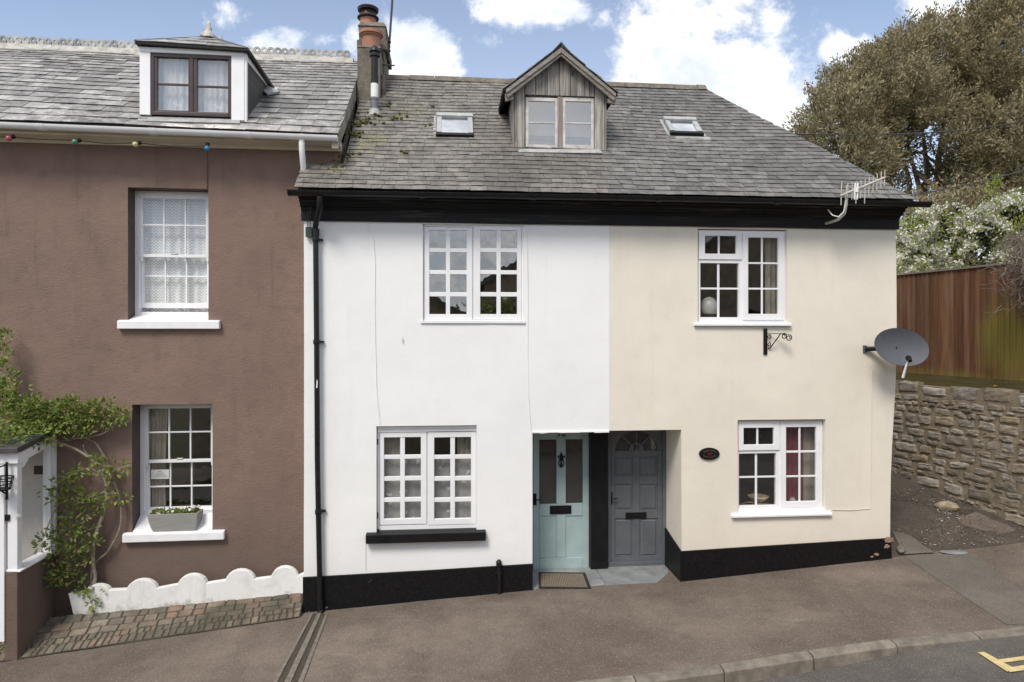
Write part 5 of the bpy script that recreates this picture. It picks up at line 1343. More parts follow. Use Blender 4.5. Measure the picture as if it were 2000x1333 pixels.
# ------------------------------------------------------------------ white scalloped edging at the wall foot
mb = MB(); ye, yk = -.20, -.115
def E2(a, b): q = B.c(a, b, ye); return (q.x, q.z)
top = [E2(133, 1160), E2(160, 1158)]
bumps = [(166, 213, 1142, 1154), (247, 306, 1131, 1151), (347, 403, 1121, 1141), (440, 497, 1112, 1133), (529, 581, 1106, 1127)]
for (a, b, t, s) in bumps:
    A_, B_ = E2(a, s + 1.0), E2(b, s - 1.0); T_ = E2((a + b) / 2, t)
    mx_, mz = (A_[0] + B_[0]) / 2, (A_[1] + B_[1]) / 2; hx, hz = (B_[0] - A_[0]) / 2, T_[1] - mz
    for i in range(11):
        q = math.pi - math.pi * i / 10
        top.append((mx_ + hx * math.cos(q), mz + (B_[1] - A_[1]) / 2 * math.cos(q) + hz * .92 * (math.sin(q) ** 1.15 if math.sin(q) > 1e-6 else 0)))
top += [E2(594, 1120)]
bot = [E2(594, 1162), E2(400, 1184), E2(260, 1200), E2(144, 1206)]
mb.prism(bot[::-1] + top[::-1], 'y', ye, yk)
o = mb.build('scalloped_edging', 'edging_paint', None, B, bevel=.008)
tag(o, 'low white edging board with five rounded scallops at the foot of the brown wall', 'edging')
# ------------------------------------------------------------------ curtains and things seen through the glass
def curtain(name, frame, px, y, mat, label, cat, folds=10, amp=.018, gather=0, group=None):
    x0, x1 = frame.c(px[0], 500, y).x, frame.c(px[2], 500, y).x
    xm = (px[0] + px[2]) / 2; z1, z0 = frame.c(xm, px[1], y).z, frame.c(xm, px[3], y).z
    mb = MB(); N = folds * 8; M = 8; vs = []
    for j in range(M + 1):
        t = j / M
        for i in range(N + 1):
            s = i / N; x = x0 + (x1 - x0) * s
            if gather: x = x0 + (x - x0) * (1 - gather * math.sin(t * 2.4) * .5)
            vs.append((x, y + amp * math.sin(s * folds * 2 * math.pi + .6 * math.sin(s * 11)) * (.5 + .5 * t) + amp * .4 * math.sin(s * folds * 5.1), z1 + (z0 - z1) * t))
    mb.add(vs, [(j * (N + 1) + i, j * (N + 1) + i + 1, (j + 1) * (N + 1) + i + 1, (j + 1) * (N + 1) + i) for j in range(M) for i in range(N)])
    o = mb.build(name, mat, None, frame, smooth=True, recalc=False); return tag(o, label, cat, group)
curtain('lace_curtain', B, (268, 372, 425, 622), .345, 'lace', 'zigzag lace curtain behind the upper sash window of the brown house', 'curtain', 9)
curtain('curtain', B, (281, 780, 330, 1010), .38, 'beige_curtain', 'beige curtain drawn to the left inside the lower sash window of the brown house', 'curtain', 5, .02, .25)
curtain('dormer_curtain', B, (297, 104, 374, 222), yd + .13, 'dotted_net', 'white spotted net in the left pane of the slate dormer', 'curtain', 6, .012, 0, 'dormer net curtains')
curtain('dormer_curtain', B, (378, 106, 452, 226), yd + .13, 'dotted_net', 'white spotted net in the right pane of the slate dormer', 'curtain', 6, .012, 0, 'dormer net curtains')
curtain('net_curtain', C, (742, 893, 928, 1028), .19, 'butterfly_net', 'butterfly net across the lower panes above the black sill', 'curtain', 8, .010)
curtain('curtain', C, (743, 846, 790, 1028), .23, 'beige_curtain', 'pale curtain edge at the left of the window over the black sill', 'curtain', 3, .015, .4, 'pale curtain edges')
curtain('curtain', C, (893, 846, 928, 1028), .23, 'beige_curtain', 'pale curtain edge at the right of the window over the black sill', 'curtain', 3, .015, 0, 'pale curtain edges')
curtain('red_curtain', C, (1534, 828, 1568, 990), .22, 'red_cloth', 'dark red curtain in the lower window of the cream cottage', 'curtain', 3, .02)
curtain('beige_curtain', C, (1494, 462, 1526, 622), .20, 'beige_curtain', 'beige curtain at the right of the upper window of the cream cottage', 'curtain', 3, .02)
curtain('beige_curtain', C, (1566, 832, 1600, 986), .24, 'beige_curtain', 'plain beige blind beside the red curtain in the cream cottage', 'blind', 2, .006)

t = C.c(1480, 990, .26); bz = C.c(1480, 987, .2).z
mb = MB(); mb.lathe((C.c(1481, 985, .23).x, .23, bz - .01), [(.07, 0), (.085, .012), (.05, .03), (.04, .05), (.095, .075), (.135, .115), (.15, .135), (.135, .14), (.12, .115), (.03, .07), (.001, .068)], 20)
o = mb.build('fruit_bowl', 'basket', None, C, smooth=True); tag(o, 'footed wicker bowl on the inner sill of the lower cream cottage window', 'bowl')
q = C.c(1385, 618, .25); mb = MB()
mb.lathe((q.x, .25, q.z - .01), [(.09, 0), (.10, .02), (.10, .04)], 18, 1); mb.lathe((q.x, .25, q.z + .031), [(.10, 0), (.125, .04), (.13, .10), (.115, .17), (.07, .225), (.02, .245), (.001, .247)], 20, 0)
o = mb.build('globe_lamp', ['porcelain', 'black_iron'], None, C, smooth=True); tag(o, 'white domed lamp on a dark base inside the upper cream cottage window', 'lamp')
q = C.c(1548, 950, .17); mb = MB(); mb.lathe((q.x, .17, C.c(1548, 984, .17).z), [(.03, 0), (.045, .03), (.045, .06), (.025, .08), (.03, .09)], 14); o = mb.build('ornament', 'porcelain', None, C, smooth=True)
tag(o, 'small white pot before the red curtain on the sill', 'ornament')
# paper notice stuck inside the lower sash
b = pxbox(B, 295, 917.5, 330, 936, .305, .308)
mb = MB(); mb.box(*b)
for (t_, a_, c_, h_) in ((.76, .38, .62, .05), (.60, .34, .66, .04), (.46, .30, .70, .04), (.33, .18, .82, .035), (.22, .14, .86, .035)):
    k = random.Random(int(t_ * 100)); x = b[0] + (b[1] - b[0]) * a_
    while x < b[0] + (b[1] - b[0]) * c_:
        w_ = k.uniform(.008, .02); mb.box(x, x + w_, .3035, .3049, b[4] + (b[5] - b[4]) * t_, b[4] + (b[5] - b[4]) * (t_ + h_), 1); x += w_ + .005
o = mb.build('window_notice', ['card', 'ink'], None, B); tag(o, 'white paper notice with small print in the lower sash window', 'notice')

# stone trough of pansies on the lower sill of the brown house
tr = thing('flower_trough', 'grey stone trough of pansies on the lower white sill', 'planter', B.c(346, 1041, 0), B)
y0, y1 = -.055, .19
zA = B.c(346, 1041, y0).z + .012; zB = B.c(346, 1004, y0).z
T0, T1 = B.c(286.5, 1004, y0).x, B.c(385.5, 1004, y0).x; S0, S1 = B.c(298, 1041, y0).x, B.c(380, 1041, y0).x
mb = MB(); th = .022
def rr(t, ins=0, yi=0):
    a = S0 + (T0 - S0) * (t ** .6); c_ = S1 + (T1 - S1) * (t ** .6); yy0 = y0 + .03 * (1 - t ** .6)
    return a + ins, c_ - ins, yy0 + ins, y1 - ins
rings = []
for t in (0, .12, .3, .55, .8, 1): a, c_, e, f = rr(t); rings.append([(a, e, zA + (zB - zA) * t), (c_, e, zA + (zB - zA) * t), (c_, f, zA + (zB - zA) * t), (a, f, zA + (zB - zA) * t)])
for t in (1, .82): a, c_, e, f = rr(t, th); rings.append([(a, e, zA + (zB - zA) * t), (c_, e, zA + (zB - zA) * t), (c_, f, zA + (zB - zA) * t), (a, f, zA + (zB - zA) * t)])
mb.loft(rings); mb.build('trough', 'planter_stone', tr, B, bevel=.005)
k = random.Random(12)
def leaf(mb, p, d, up, L, w, mi=0, fold=.25):
    d = d.normalized(); s = d.cross(up); s = s.normalized() if s.length > 1e-4 else d.orthogonal().normalized(); n = s.cross(d)
    m = p + d * L * .45
    mb.add([p, m + s * w * .5 + n * w * fold, p + d * L, m - s * w * .5 + n * w * fold], [(0, 1, 2, 3)], mi)
def rv(k): return Vector((k.gauss(0, 1), k.gauss(0, 1), k.gauss(0, 1))).normalized()
mb = MB()
a, c_, e, f = rr(1, th + .01)
mb.box(a, c_, e, f, zA + (zB - zA) * .75, zA + (zB - zA) * .9, 4)
for _ in range(620):
    p = Vector((k.uniform(a, c_), k.uniform(e, f), zB - .03 + k.random() * .05)); leaf(mb, p, Vector((k.gauss(0, .7), k.gauss(0, .7), k.uniform(.2, 1))), Vector((k.gauss(0, 1), k.gauss(0, 1), .4)), k.uniform(.03, .055), .02, 0)
for _ in range(24):
    fx0 = k.random(); p = Vector((a + (c_ - a) * fx0, k.uniform(e, f), zB + k.uniform(.01, .05))); mi = 2 if fx0 < .16 else (1 if fx0 < .62 or k.random() < .4 else 4); r = k.uniform(.012, .02)
    nrm = Vector((k.gauss(0, .4), -.8, .8)).normalized(); sx = nrm.orthogonal().normalized(); sy = nrm.cross(sx)
    for q in range(5): g_ = q * 2 * math.pi / 5; dd = sx * math.cos(g_) + sy * math.sin(g_); leaf(mb, p, dd, nrm, r * 1.9, r * 1.6, mi, .1)
mb.build('flowers', ['climber_leaves', 'white_petals', 'crimson_petals', 'crimson_petals', 'soil'], tr, B, recalc=False)

# ------------------------------------------------------------------ climbing shrub on the brown wall
cl = thing('wall_climber', 'leafy climber with pale bent stems trained up the brown wall beside the porch', 'climbing plant', B.c(172, 1188, -.14), B)
mb = MB()
def stem(pts, r0, r1, y0=-.12, y1=-.16):
    P = [B.c(a, b, y0 + (y1 - y0) * i / max(1, len(pts) - 1)) for i, (a, b) in enumerate(pts)]
    Q = []
    for i in range(len(P) - 1):
        for s in range(4):
            t = s / 4; A0 = P[max(0, i - 1)]; A1 = P[i]; A2 = P[i + 1]; A3 = P[min(len(P) - 1, i + 2)]
            Q.append(.5 * ((2 * A1) + (A2 - A0) * t + (2 * A0 - 5 * A1 + 4 * A2 - A3) * t * t + (3 * A1 - A0 - 3 * A2 + A3) * t ** 3))
    Q.append(P[-1]); mb.tube(Q, [(r0 + (r1 - r0) * i / len(Q)) * (1 + .15 * math.sin(i * 2.1)) for i in range(len(Q))], 7); return Q
s1 = stem([(176, 1196), (178, 1165), (186, 1128), (183, 1108), (183, 1065), (192, 1030), (205, 995), (208, 955), (200, 925), (178, 898), (148, 878), (115, 866), (75, 860), (30, 845), (-10, 815)], .024, .014)
s2 = stem([(180, 1120), (187, 1098), (210, 1078), (232, 1038), (237, 1000), (229, 958), (214, 925), (202, 890), (185, 865), (160, 856), (120, 862)], .014, .010, -.06, -.10)
s3 = stem([(172, 1180), (178, 1150), (179, 1110), (181, 1060), (190, 1030)], .014, .010, -.09, -.10)
for pts in ([(115, 866), (100, 845), (70, 830), (40, 820)], [(160, 856), (200, 848), (230, 825)], [(200, 930), (175, 915), (140, 925), (110, 935)], [(207, 960), (180, 970), (150, 985)], [(190, 1030), (160, 1040), (130, 1055)], [(30, 845), (10, 790), (5, 720), (8, 660)], [(183, 1065), (150, 1080), (115, 1100)], [(214, 925), (235, 915), (255, 908)], [(178, 898), (165, 880), (163, 870)], [(150, 985), (115, 985), (85, 1050)]):
    stem(pts, .009, .005, -.13, -.20)
mb.build('stem', 'pale_bark', cl, B, smooth=True)
mb = MB(); k = random.Random(77)
def tuft(a, b, y, r, n, L=.062):
    c = B.c(a, b, y)
    for _ in range(n):
        o_ = Vector((k.gauss(0, r), k.gauss(0, r * .55), k.gauss(0, r * .8)))
        d_ = (o_.normalized() + Vector((0, -.5, .15)) + rv(k) * .7)
        leaf(mb, c + o_, d_, Vector((k.gauss(0, .5), -.7, k.gauss(.5, .5))), L * k.uniform(.7, 1.25), L * k.uniform(.38, .55))
for (a, b, y, r, n) in ((18, 856, -.7, .10, 60), (55, 852, -.5, .10, 60), (88, 848, -.35, .09, 50), (-10, 858, -.7, .1, 50), (12, 655, -.2, .05, 28), (4, 690, -.2, .07, 45), (6, 730, -.2, .09, 60), (14, 760, -.22, .09, 75), (2, 785, -.25, .10, 80), (35, 800, -.25, .10, 90), (60, 792, -.25, .09, 85), (20, 825, -.28, .11, 90), (70, 822, -.25, .10, 95), (100, 810, -.22, .09, 90), (125, 800, -.2, .09, 80), (140, 790, -.2, .08, 70), (150, 815, -.2, .10, 95), (175, 810, -.2, .08, 70), (200, 795, -.18, .07, 55), (205, 820, -.18, .08, 65), (228, 812, -.16, .06, 40), (245, 812, -.15, .035, 18), (110, 835, -.22, .10, 85), (75, 845, -.25, .08, 50), (170, 838, -.18, .06, 30), (50, 835, -.25, .09, 60),
                           (190, 900, -.15, .05, 26), (205, 910, -.15, .07, 40), (222, 925, -.15, .06, 32), (245, 912, -.13, .035, 16), (150, 920, -.2, .06, 36), (130, 935, -.22, .06, 34), (115, 955, -.22, .07, 44), (108, 975, -.22, .05, 30), (145, 965, -.2, .07, 44), (170, 965, -.18, .07, 46), (190, 985, -.18, .06, 40), (215, 968, -.15, .05, 26), (240, 975, -.13, .045, 22), (135, 1000, -.22, .06, 40), (165, 1000, -.2, .06, 40), (140, 1030, -.22, .07, 50), (115, 1040, -.25, .07, 46), (85, 1055, -.35, .06, 36), (75, 1068, -.38, .04, 18), (165, 1040, -.2, .07, 46), (180, 1060, -.18, .05, 26), (125, 1065, -.25, .07, 46), (150, 1070, -.22, .06, 36), (110, 1090, -.27, .06, 38), (118, 1120, -.27, .06, 38), (105, 1135, -.27, .05, 26), (140, 1110, -.22, .05, 26), (155, 1130, -.2, .05, 24), (165, 1150, -.2, .05, 30), (178, 1160, -.2, .05, 28), (180, 1178, -.2, .04, 20), (150, 1085, -.2, .05, 24), (175, 1090, -.18, .04, 14)):
    tuft(a, b, y, r * .9, int(n * (1.6 if b < 890 else 1.0)), .072)
mb.build('foliage', 'climber_leaves', cl, B, recalc=False)

# ------------------------------------------------------------------ string of coloured lamps under the brown eaves
sl = thing('string_lights', 'string of coloured festoon bulbs hung under the brown house eaves', 'string lights', B.c(200, 282, -.05), B)
mb = MB(); ys = -.315
pts = [(-30, 268), (20, 268), (80, 273), (150, 274.5), (210, 281), (267, 279.5), (330, 286), (404, 286)]
mb.tube([B.c(a, b, ys) for a, b in pts], .006, 6); mb.tube([B.c(404, 286, ys), B.c(405.5, 300, -.10), B.c(405.5, 325, -.018), B.c(405, 372, -.012)], .005, 6)
mb.build('cord', 'cable_grey', sl, B)
for (a, b, c_, s) in ((20, 269.5, 'red', -1), (149, 276.5, 'green', -1), (267, 281.5, 'yellow', -1), (405, 288, 'blue', 0)):
    q = B.c(a, b, ys - .02); ax = Vector((s * .85, -.25, -.45 if s else -.9))
    mb = MB(); mb.lathe(q, [(.018, -.06), (.026, -.055), (.026, -.015), (.02, -.012)], 12, 1, ax); mb.lathe(q, [(.020, -.016), (.031, .0), (.037, .018), (.032, .036), (.018, .048), (.001, .052)], 14, 0, ax)
    o = mb.build('bulb', ['bulb_' + c_, 'black_iron'], sl, B, smooth=True, label=c_ + ' bulb')

# ------------------------------------------------------------------ small fittings on the fronts
q = C.c(604, 452, -.05); mb = MB()
mb.box(q.x - .045, q.x + .035, -.07, -.015, q.z - .075, q.z + .055)
for s in (-.02, .0, .022): mb.tube([(q.x + s, -.045, q.z + .05), (q.x + s - .01, -.06, q.z + .18), (q.x + s + .015, -.075, q.z + .32), (q.x + s + .03, -.09, q.z + .42)], .005, 5, 1)
o = mb.build('junction_box', ['green_box', 'cable_grey'], None, C, bevel=.006); tag(o, 'small dark green junction box hung on wires beside the black downpipe', 'junction box')

br = thing('sign_bracket', 'empty black wrought iron sign bracket under the upper cream window', 'bracket', C.c(1496, 693, 0), C)
p = pxbox(C, 1492, 642, 1499, 693, -.022, .0)
boxes('back_plate', 'black_iron', br, C, [p], bevel=.003)
def curl(cx, cz, r, a0, turns, y, sgn=1, shrink=.35, n=26): return [(cx + r * (1 - (1 - shrink) * i / n) * math.cos(a0 + sgn * turns * 2 * math.pi * i / n), y, cz + r * (1 - (1 - shrink) * i / n) * math.sin(a0 + sgn * turns * 2 * math.pi * i / n)) for i in range(n + 1)]
Z = lambda a, b: C.c(a, b, -.03)
mb = MB(); A = Z(1499, 651); E_ = Z(1536, 655)
yo = -.20
mb.tube([(A.x, -.015, A.z), (E_.x - .02, -.14, E_.z + .01), (E_.x, -.16, E_.z - .01)], .005, 6)
F_ = Z(1502, 681); G_ = Z(1519, 652)
mb.tube([(F_.x - .01, -.015, F_.z), (F_.x + .02, -.03, F_.z + .01), (G_.x - .02, -.10, G_.z - .04), (G_.x, -.11, G_.z), (G_.x + .03, -.12, G_.z - .005)], .008, 7)
c1 = Z(1525, 657); c2 = Z(1533, 660)
mb.tube(curl(c1.x, c1.z, .042, R(100), 1.3, -.12, -1), .007, 6); mb.tube(curl(c2.x, c2.z, .046, R(60), 1.3, -.14, -1), .007, 6)
c3 = Z(1502, 658); c4 = Z(1502, 673)
mb.tube(curl(c3.x, c3.z, .034, R(90), 1.1, -.03, -1), .006, 6); mb.tube(curl(c4.x, c4.z, .030, R(90), 1.1, -.03, -1), .006, 6)
mb.build('scroll', 'black_iron', br, C, smooth=True)

q = C.c(1386, 887, -.02); mb = MB(); N = 32
ell = lambda a, b: [(q.x + a * math.cos(2 * math.pi * i / N), q.z + b * math.sin(2 * math.pi * i / N)) for i in range(N)]
mb.prism(ell(.147, .085), 'y', -.020, .01); mb.prism(ell(.128, .068), 'y', -.024, -.0202, 1)
pl_ = mb.build('house_plaque', ['black_iron', 'black_paint'], None, C, bevel=.005); tag(pl_, 'black oval house plaque with a dark red centre on the cream wall', 'plaque')
mb = MB(); mb.prism([(q.x + .006 + .035 * math.cos(2 * math.pi * i / 16), q.z + .022 * math.sin(2 * math.pi * i / 16)) for i in range(16)], 'y', -.0262, -.0242)
mb.build('medallion', 'plaque_red', pl_, C)
mb = MB(); k = random.Random(6)
for s, a0, a1 in ((1, 150, 30), (-1, 205, 335)):
    n = 11
    for i in range(n):
        g_ = R(a0 + (a1 - a0) * i / (n - 1)); x = q.x + .098 * math.cos(g_); z = q.z + .048 * math.sin(g_); mb.box(x - .006, x + .006, -.0258, -.0242, z - .007 + k.uniform(0, .003), z + .006)
mb.build('lettering', 'plaque_lettering' if 'plaque_lettering' in MATS else 'brown_gloss', pl_, C)

# satellite dish at the corner of the cream cottage
dc = C.w(C.c(1762, 678, -.32)); sd = thing('satellite_dish', 'grey oval satellite dish on a bracket at the right corner of the cream wall', 'satellite dish', C.c(1690, 680, 0), C)
nrm = (Vector((-.10, -1, .20)) + Vector((.28, 0, 0))).normalized(); sx = Vector((0, 0, 1)).cross(nrm).normalized(); sz = nrm.cross(sx)
rot = R(-6); ax_ = sx * math.cos(rot) + sz * math.sin(rot); az_ = -sx * math.sin(rot) + sz * math.cos(rot)
if ax_.x < 0: ax_, az_ = -ax_, az_
if az_.z < 0: az_ = -az_
mb = MB(); rings = []
A_, B_ = .425, .268
for side in (0, 1):
    for i in range(9):
        t = i / 8 if side == 0 else 1 - i / 8
        d_ = .085 * (t * t - 1) - (.012 if side else 0); rings.append([dc + ax_ * A_ * max(t, .003) * math.cos(g_) + az_ * B_ * max(t, .003) * math.sin(g_) + nrm * d_ for g_ in [2 * math.pi * k / 40 for k in range(40)]])
mb.loft(rings, closed=True); mb.build('reflector', 'dish_grey', sd, W, smooth=True)
mb = MB(); a0 = C.w(C.c(1690, 682, -.02)); a1 = dc - nrm * .10
mb.tube([a0, a0.lerp(a1, .5) + Vector((0, 0, .0)), a1], .034, 10)
mb.build('mount_arm', 'black_iron', sd, W)
b = pxbox(C, 1686.5, 675, 1694, 689, -.02, .0); boxes('wall_plate', 'dish_grey', sd, C, [b], bevel=.003)
mb = MB(); lnb = C.w(C.c(1775, 701, -.62)); foot = dc - az_ * B_ * .97 + ax_ * .05
mb.tube([foot, foot.lerp(lnb, .55) - Vector((0, 0, .02)), lnb - Vector((0, 0, .03))], .014, 8); mb.build('feed_arm', 'dish_grey', sd, W)
mb = MB(); dl = (dc - lnb).normalized(); mb.lathe(lnb - dl * .07, [(.022, 0), (.028, .01), (.028, .06), (.036, .065), (.036, .10), (.030, .11), (.001, .112)], 14, 0, dl); mb.build('receiver', 'black_iron', sd, W, smooth=True)
mb = MB(); mb.tube([lnb + Vector((0, 0, -.03)), C.w(C.c(1771, 712, -.60)), C.w(C.c(1767, 725, -.56)), C.w(C.c(1763.5, 738, -.52))], [.011, .013, .017, .019], 8); mb.build('sleeve', 'cable_white', sd, W, smooth=True)

# television aerial on a cranked arm from the cornice
ae = thing('tv_aerial', 'weathered television aerial on a curved arm at the right end of the black cornice', 'aerial', C.c(1614, 437, -.04), C)
CA = lambda a, b, y: C.c(a, b, y)
mb = MB(); mb.tube([CA(1613, 437, -.04), CA(1622, 434.5, -.12), CA(1638, 429, -.30), CA(1649, 418, -.43), CA(1653, 400, -.47), CA(1655, 362, -.47)], .019, 10); mb.build('mast', 'dull_alloy', ae, C, smooth=True)
mb = MB(); mb.tube([CA(1617, 410, -.24), CA(1626, 421, -.33), CA(1638, 424, -.42), CA(1648, 414, -.45), CA(1651, 398, -.47), CA(1652, 384, -.47)], .008, 7); mb.build('lead', 'cable_white', ae, C, smooth=True)
mb = MB(); b0, b1 = CA(1641, 383, -.50), CA(1729, 347, -.62); mb.tube([b0, b1], .015, 8)
mb.build('boom', 'dull_alloy', ae, C)
mb = MB()
for (xp, up, dn) in ((1644, 354, 401), (1656, 358, 384), (1665, 356, 390), (1673, 354, 398), (1682, 352, 388), (1690, 350, 398), (1698, 346, 382), (1706, 344, 376), (1713.5, 340, 372), (1721.5, 336, 369), (1728.5, 332, 364)):
    t = (xp - 1641) / 88; y = -.50 - .12 * t; mb.tube([CA(xp, up, y), CA(xp - 1.5, dn, y)], .007, 6)
mb.build('elements', 'dull_alloy', ae, C)
mb = MB()
for s in (-1, 1): mb.tube([CA(1673 + s * 2.5, 358, -.56), CA(1671.5 + s * 2.5, 390, -.56)], .011, 6)
mb.box(CA(1672, 370, -.56).x - .02, CA(1672, 370, -.56).x + .02, -.58, -.53, CA(1672, 376, -.56).z, CA(1672, 367, -.56).z); mb.build('dipole', 'cable_white', ae, C)
# rod aerial clamped to the chimney
ra = thing('aerial_pole', 'thin aerial pole clamped to the right of the chimney stack', 'aerial', C.c(759, 108, 2.5), C)
mb = MB(); q0, q1 = C.c(759, 108, 2.5), C.c(769, -40, 2.5); mb.tube([q0, q1], .020, 8); mb.build('pole', 'cable_grey', ra, C)
mb = MB(); mb.tube([C.c(746, 82, 2.4), C.c(763, 83, 2.5)], .018, 6); mb.tube([C.c(746, 99, 2.4), C.c(762, 100, 2.5)], .018, 6); mb.build('clamp', 'black_iron', ra, C)
o = MB(); o.tube([C.c(746, 127.5, 2.2), C.c(771, 128.5, 2.2)], .012, 6); o = o.build('iron_stay', 'cable_grey', None, C); tag(o, 'short iron rod sticking out low on the right of the chimney stack', 'rod')

# coir mat on the doorstep of the mint door
dmx = [gpS for gpS in (C.plane(1052, 1149, (0, 0, .026), Vector((0, 0, 1))), C.plane(1155, 1149, (0, 0, .036), Vector((0, 0, 1))), C.plane(1143, 1119, (0, .65, .052), Vector((0, 0, 1))), C.plane(1052, 1119, (0, .65, .050), Vector((0, 0, 1))))]
mt = thing('door_mat', 'ribbed coir door mat with a black rubber border before the mint door', 'mat', dmx[0], C)
def lift(p, h): return Vector((p.x, p.y, .018 + .045 * max(0, p.y) + .006 + h))
def mp(s, t, h): return lift((dmx[0] * (1 - s) + dmx[1] * s) * (1 - t) + (dmx[3] * (1 - s) + dmx[2] * s) * t, h)
mb = MB()
for (s0, s1, t0, t1) in ((0, .05, 0, 1), (.95, 1, 0, 1), (.05, .95, 0, .06), (.05, .95, .94, 1)): mb.hexa([mp(s0, t0, 0), mp(s1, t0, 0), mp(s1, t1, 0), mp(s0, t1, 0)], [mp(s0, t0, .012), mp(s1, t0, .012), mp(s1, t1, .012), mp(s0, t1, .012)])
mb.build('border', 'rubber', mt, C)
mb = MB(); N = 26
for i in range(N):
    s0 = .055 + .89 * i / N; s1 = s0 + .89 / N * .72
    for j in range(5): t0 = .065 + .87 * j / 5; t1 = t0 + .87 / 5 * .94; mb.hexa([mp(s0, t0, 0), mp(s1, t0, 0), mp(s1, t1, 0), mp(s0, t1, 0)], [mp(s0, t0, .011), mp(s1, t0, .011), mp(s1, t1, .011), mp(s0, t1, .011)])
mb.hexa([mp(.05, .06, -.001), mp(.95, .06, -.001), mp(.95, .94, -.001), mp(.05, .94, -.001)], [mp(.05, .06, .003), mp(.95, .06, .003), mp(.95, .94, .003), mp(.05, .94, .003)], 1)
mb.build('bristles', ['mat_coir', 'soil'], mt, C)

# iron lantern on the porch front at the very left
ln = thing('wall_lantern', 'black iron lantern basket on the white porch post at the left edge', 'lantern', B.c(8, 978, yf - .04), B)
mb = MB(); P = lambda a, b, y: B.c(a, b, y)
mb.tube([P(13, 903, yf - .05), P(13, 925, yf - .05), P(13.5, 968, yf - .05), P(13, 976, yf - .05)], [.012, .016, .014, .018], 8); mb.tube([P(13, 908, yf - .05), P(4, 911, yf - .10), P(-6, 914, yf - .15)], .009, 6); mb.tube([P(13, 965, yf - .05), P(6, 962, yf - .10), P(0, 955, yf - .12)], .010, 6)
mb.build('bracket', 'black_iron', ln, B, smooth=True)
mb = MB(); c0 = P(0, 960, yf - .15)
for h in (0, .07, .14): mb.tube([c0 + Vector((math.cos(g_) * (.10 + h * .25), math.sin(g_) * (.10 + h * .25), h + .02)) for g_ in [2 * math.pi * i / 18 for i in range(19)]], .007, 5)
for i in range(12): g_ = 2 * math.pi * i / 12; mb.tube([c0 + Vector((math.cos(g_) * .10, math.sin(g_) * .10, .02)), c0 + Vector((math.cos(g_) * .135, math.sin(g_) * .135, .16))], .005, 5)
mb.lathe(c0, [(.002, 0), (.10, .02), (.10, .03), (.002, .02)], 14); mb.build('basket', 'black_iron', ln, B)
# ------------------------------------------------------------------ rubble retaining wall beside the lane
WA, WB = Vector((6.65, 15.9, 0)), Vector((8.42, 8.2, 0))       # far end .. near end on plan
class LF:
    def __init__(s, a, b): s.o = a; s.x = (b - a).normalized(); s.y = Vector((-s.x.y, s.x.x, 0)); s.L = (b - a).length
    w = Frame.w; l = Frame.l; ray = Frame.ray; c = Frame.c
S = LF(WA, WB)                                  # x runs towards the camera, y away from the lane
if S.y.x < 0: S.y = -S.y
def lane_z(s):
    p = C.l(S.w((s, 0, 0))); return pave_z(p.x, max(p.y, .0))
WT = 2.615
def wt_top(s): return WT + .035 * fb(s * 1.3, 2, 0) + (.06 if s < 2.9 else 0)
sw = thing('rubble_wall', 'rough rubble stone retaining wall beside the lane under the wooden fence', 'wall', (S.L / 2, 0, .4), S)
mb = MB()
mb.hexa([(0, .016, -.5), (S.L, .016, -.5), (S.L, .5, -.5), (0, .5, -.5)], [(0, .02, WT - .03), (S.L, .02, WT - .03), (S.L, .5, WT - .03), (0, .5, WT - .03)])
mb.build('mortar_core', 'earth_mortar', sw, S)
mb = MB(); k = random.Random(19)
def bedline(i, s, hs):
    z = .12 + sum(hs[:i]); return z + .05 * fb(s * .9, i * .37, 3.0) + .02 * math.sin(s * 3 + i)
hs = []; tot = .12
while tot < WT - .08:
    h = k.choice((.07, .10, .12, .15, .18, .10, .23)); hs.append(h); tot += h
hs[-1] += WT - tot
for i, h in enumerate(hs):
    s = k.uniform(-.2, 0)
    while s < S.L:
        w_ = h * k.uniform(1.3, 4.2); w_ = max(.12, min(.62, w_)); a, b = s + .005, s + w_ - .005; s += w_
        if b <= 0.02: continue
        sm = (a + b) / 2
        z0, z1 = bedline(i, sm, hs) + .004, bedline(i + 1, sm, hs) - .004
        if i == len(hs) - 1: z1 = wt_top(sm) + k.uniform(-.03, .03)
        if z1 < lane_z(max(0, sm)) - .08: continue
        tl0, tl1 = k.uniform(-.015, .015), k.uniform(-.015, .015)
        px0 = k.uniform(.006, .022); dep = k.uniform(.0, .028)
        nx, nz = 6, 5; vs = []
        seed = k.random() * 99
        for jz in range(nz + 1):
            for ix in range(nx + 1):
                u, v = ix / nx * 2 - 1, jz / nz * 2 - 1
                # squircle so that corners are rounded
                uu = u * math.sqrt(max(0, 1 - v * v * .07)); vv = v * math.sqrt(max(0, 1 - u * u * .10))
                x = sm + uu * (b - a) / 2 + .026 * fb(u * 1.5, v * 1.5, seed) ; z = (z0 + z1) / 2 + vv * (z1 - z0) / 2 + tl0 * u + .022 * fb(u * 1.6, v * 1.6, seed + 7)
                e = max(abs(u), abs(v)); bul = (1 - e ** 4)
                y = .045 - (.036 + dep * .8) * bul ** .35 + .012 * fb(u * 1.8, v * 1.8, seed + 3) * (e < .99)
                vs.append((x, y, z))
        mb.add(vs, [(jz * (nx + 1) + ix, jz * (nx + 1) + ix + 1, (jz + 1) * (nx + 1) + ix + 1, (jz + 1) * (nx + 1) + ix) for jz in range(nz) for ix in range(nx)])
        if i == len(hs) - 1:
            mb.box(a + .01, b - .01, .03, .34, z0, z1 - .012)
mb.build('stones', 'rubble_stone', sw, S)
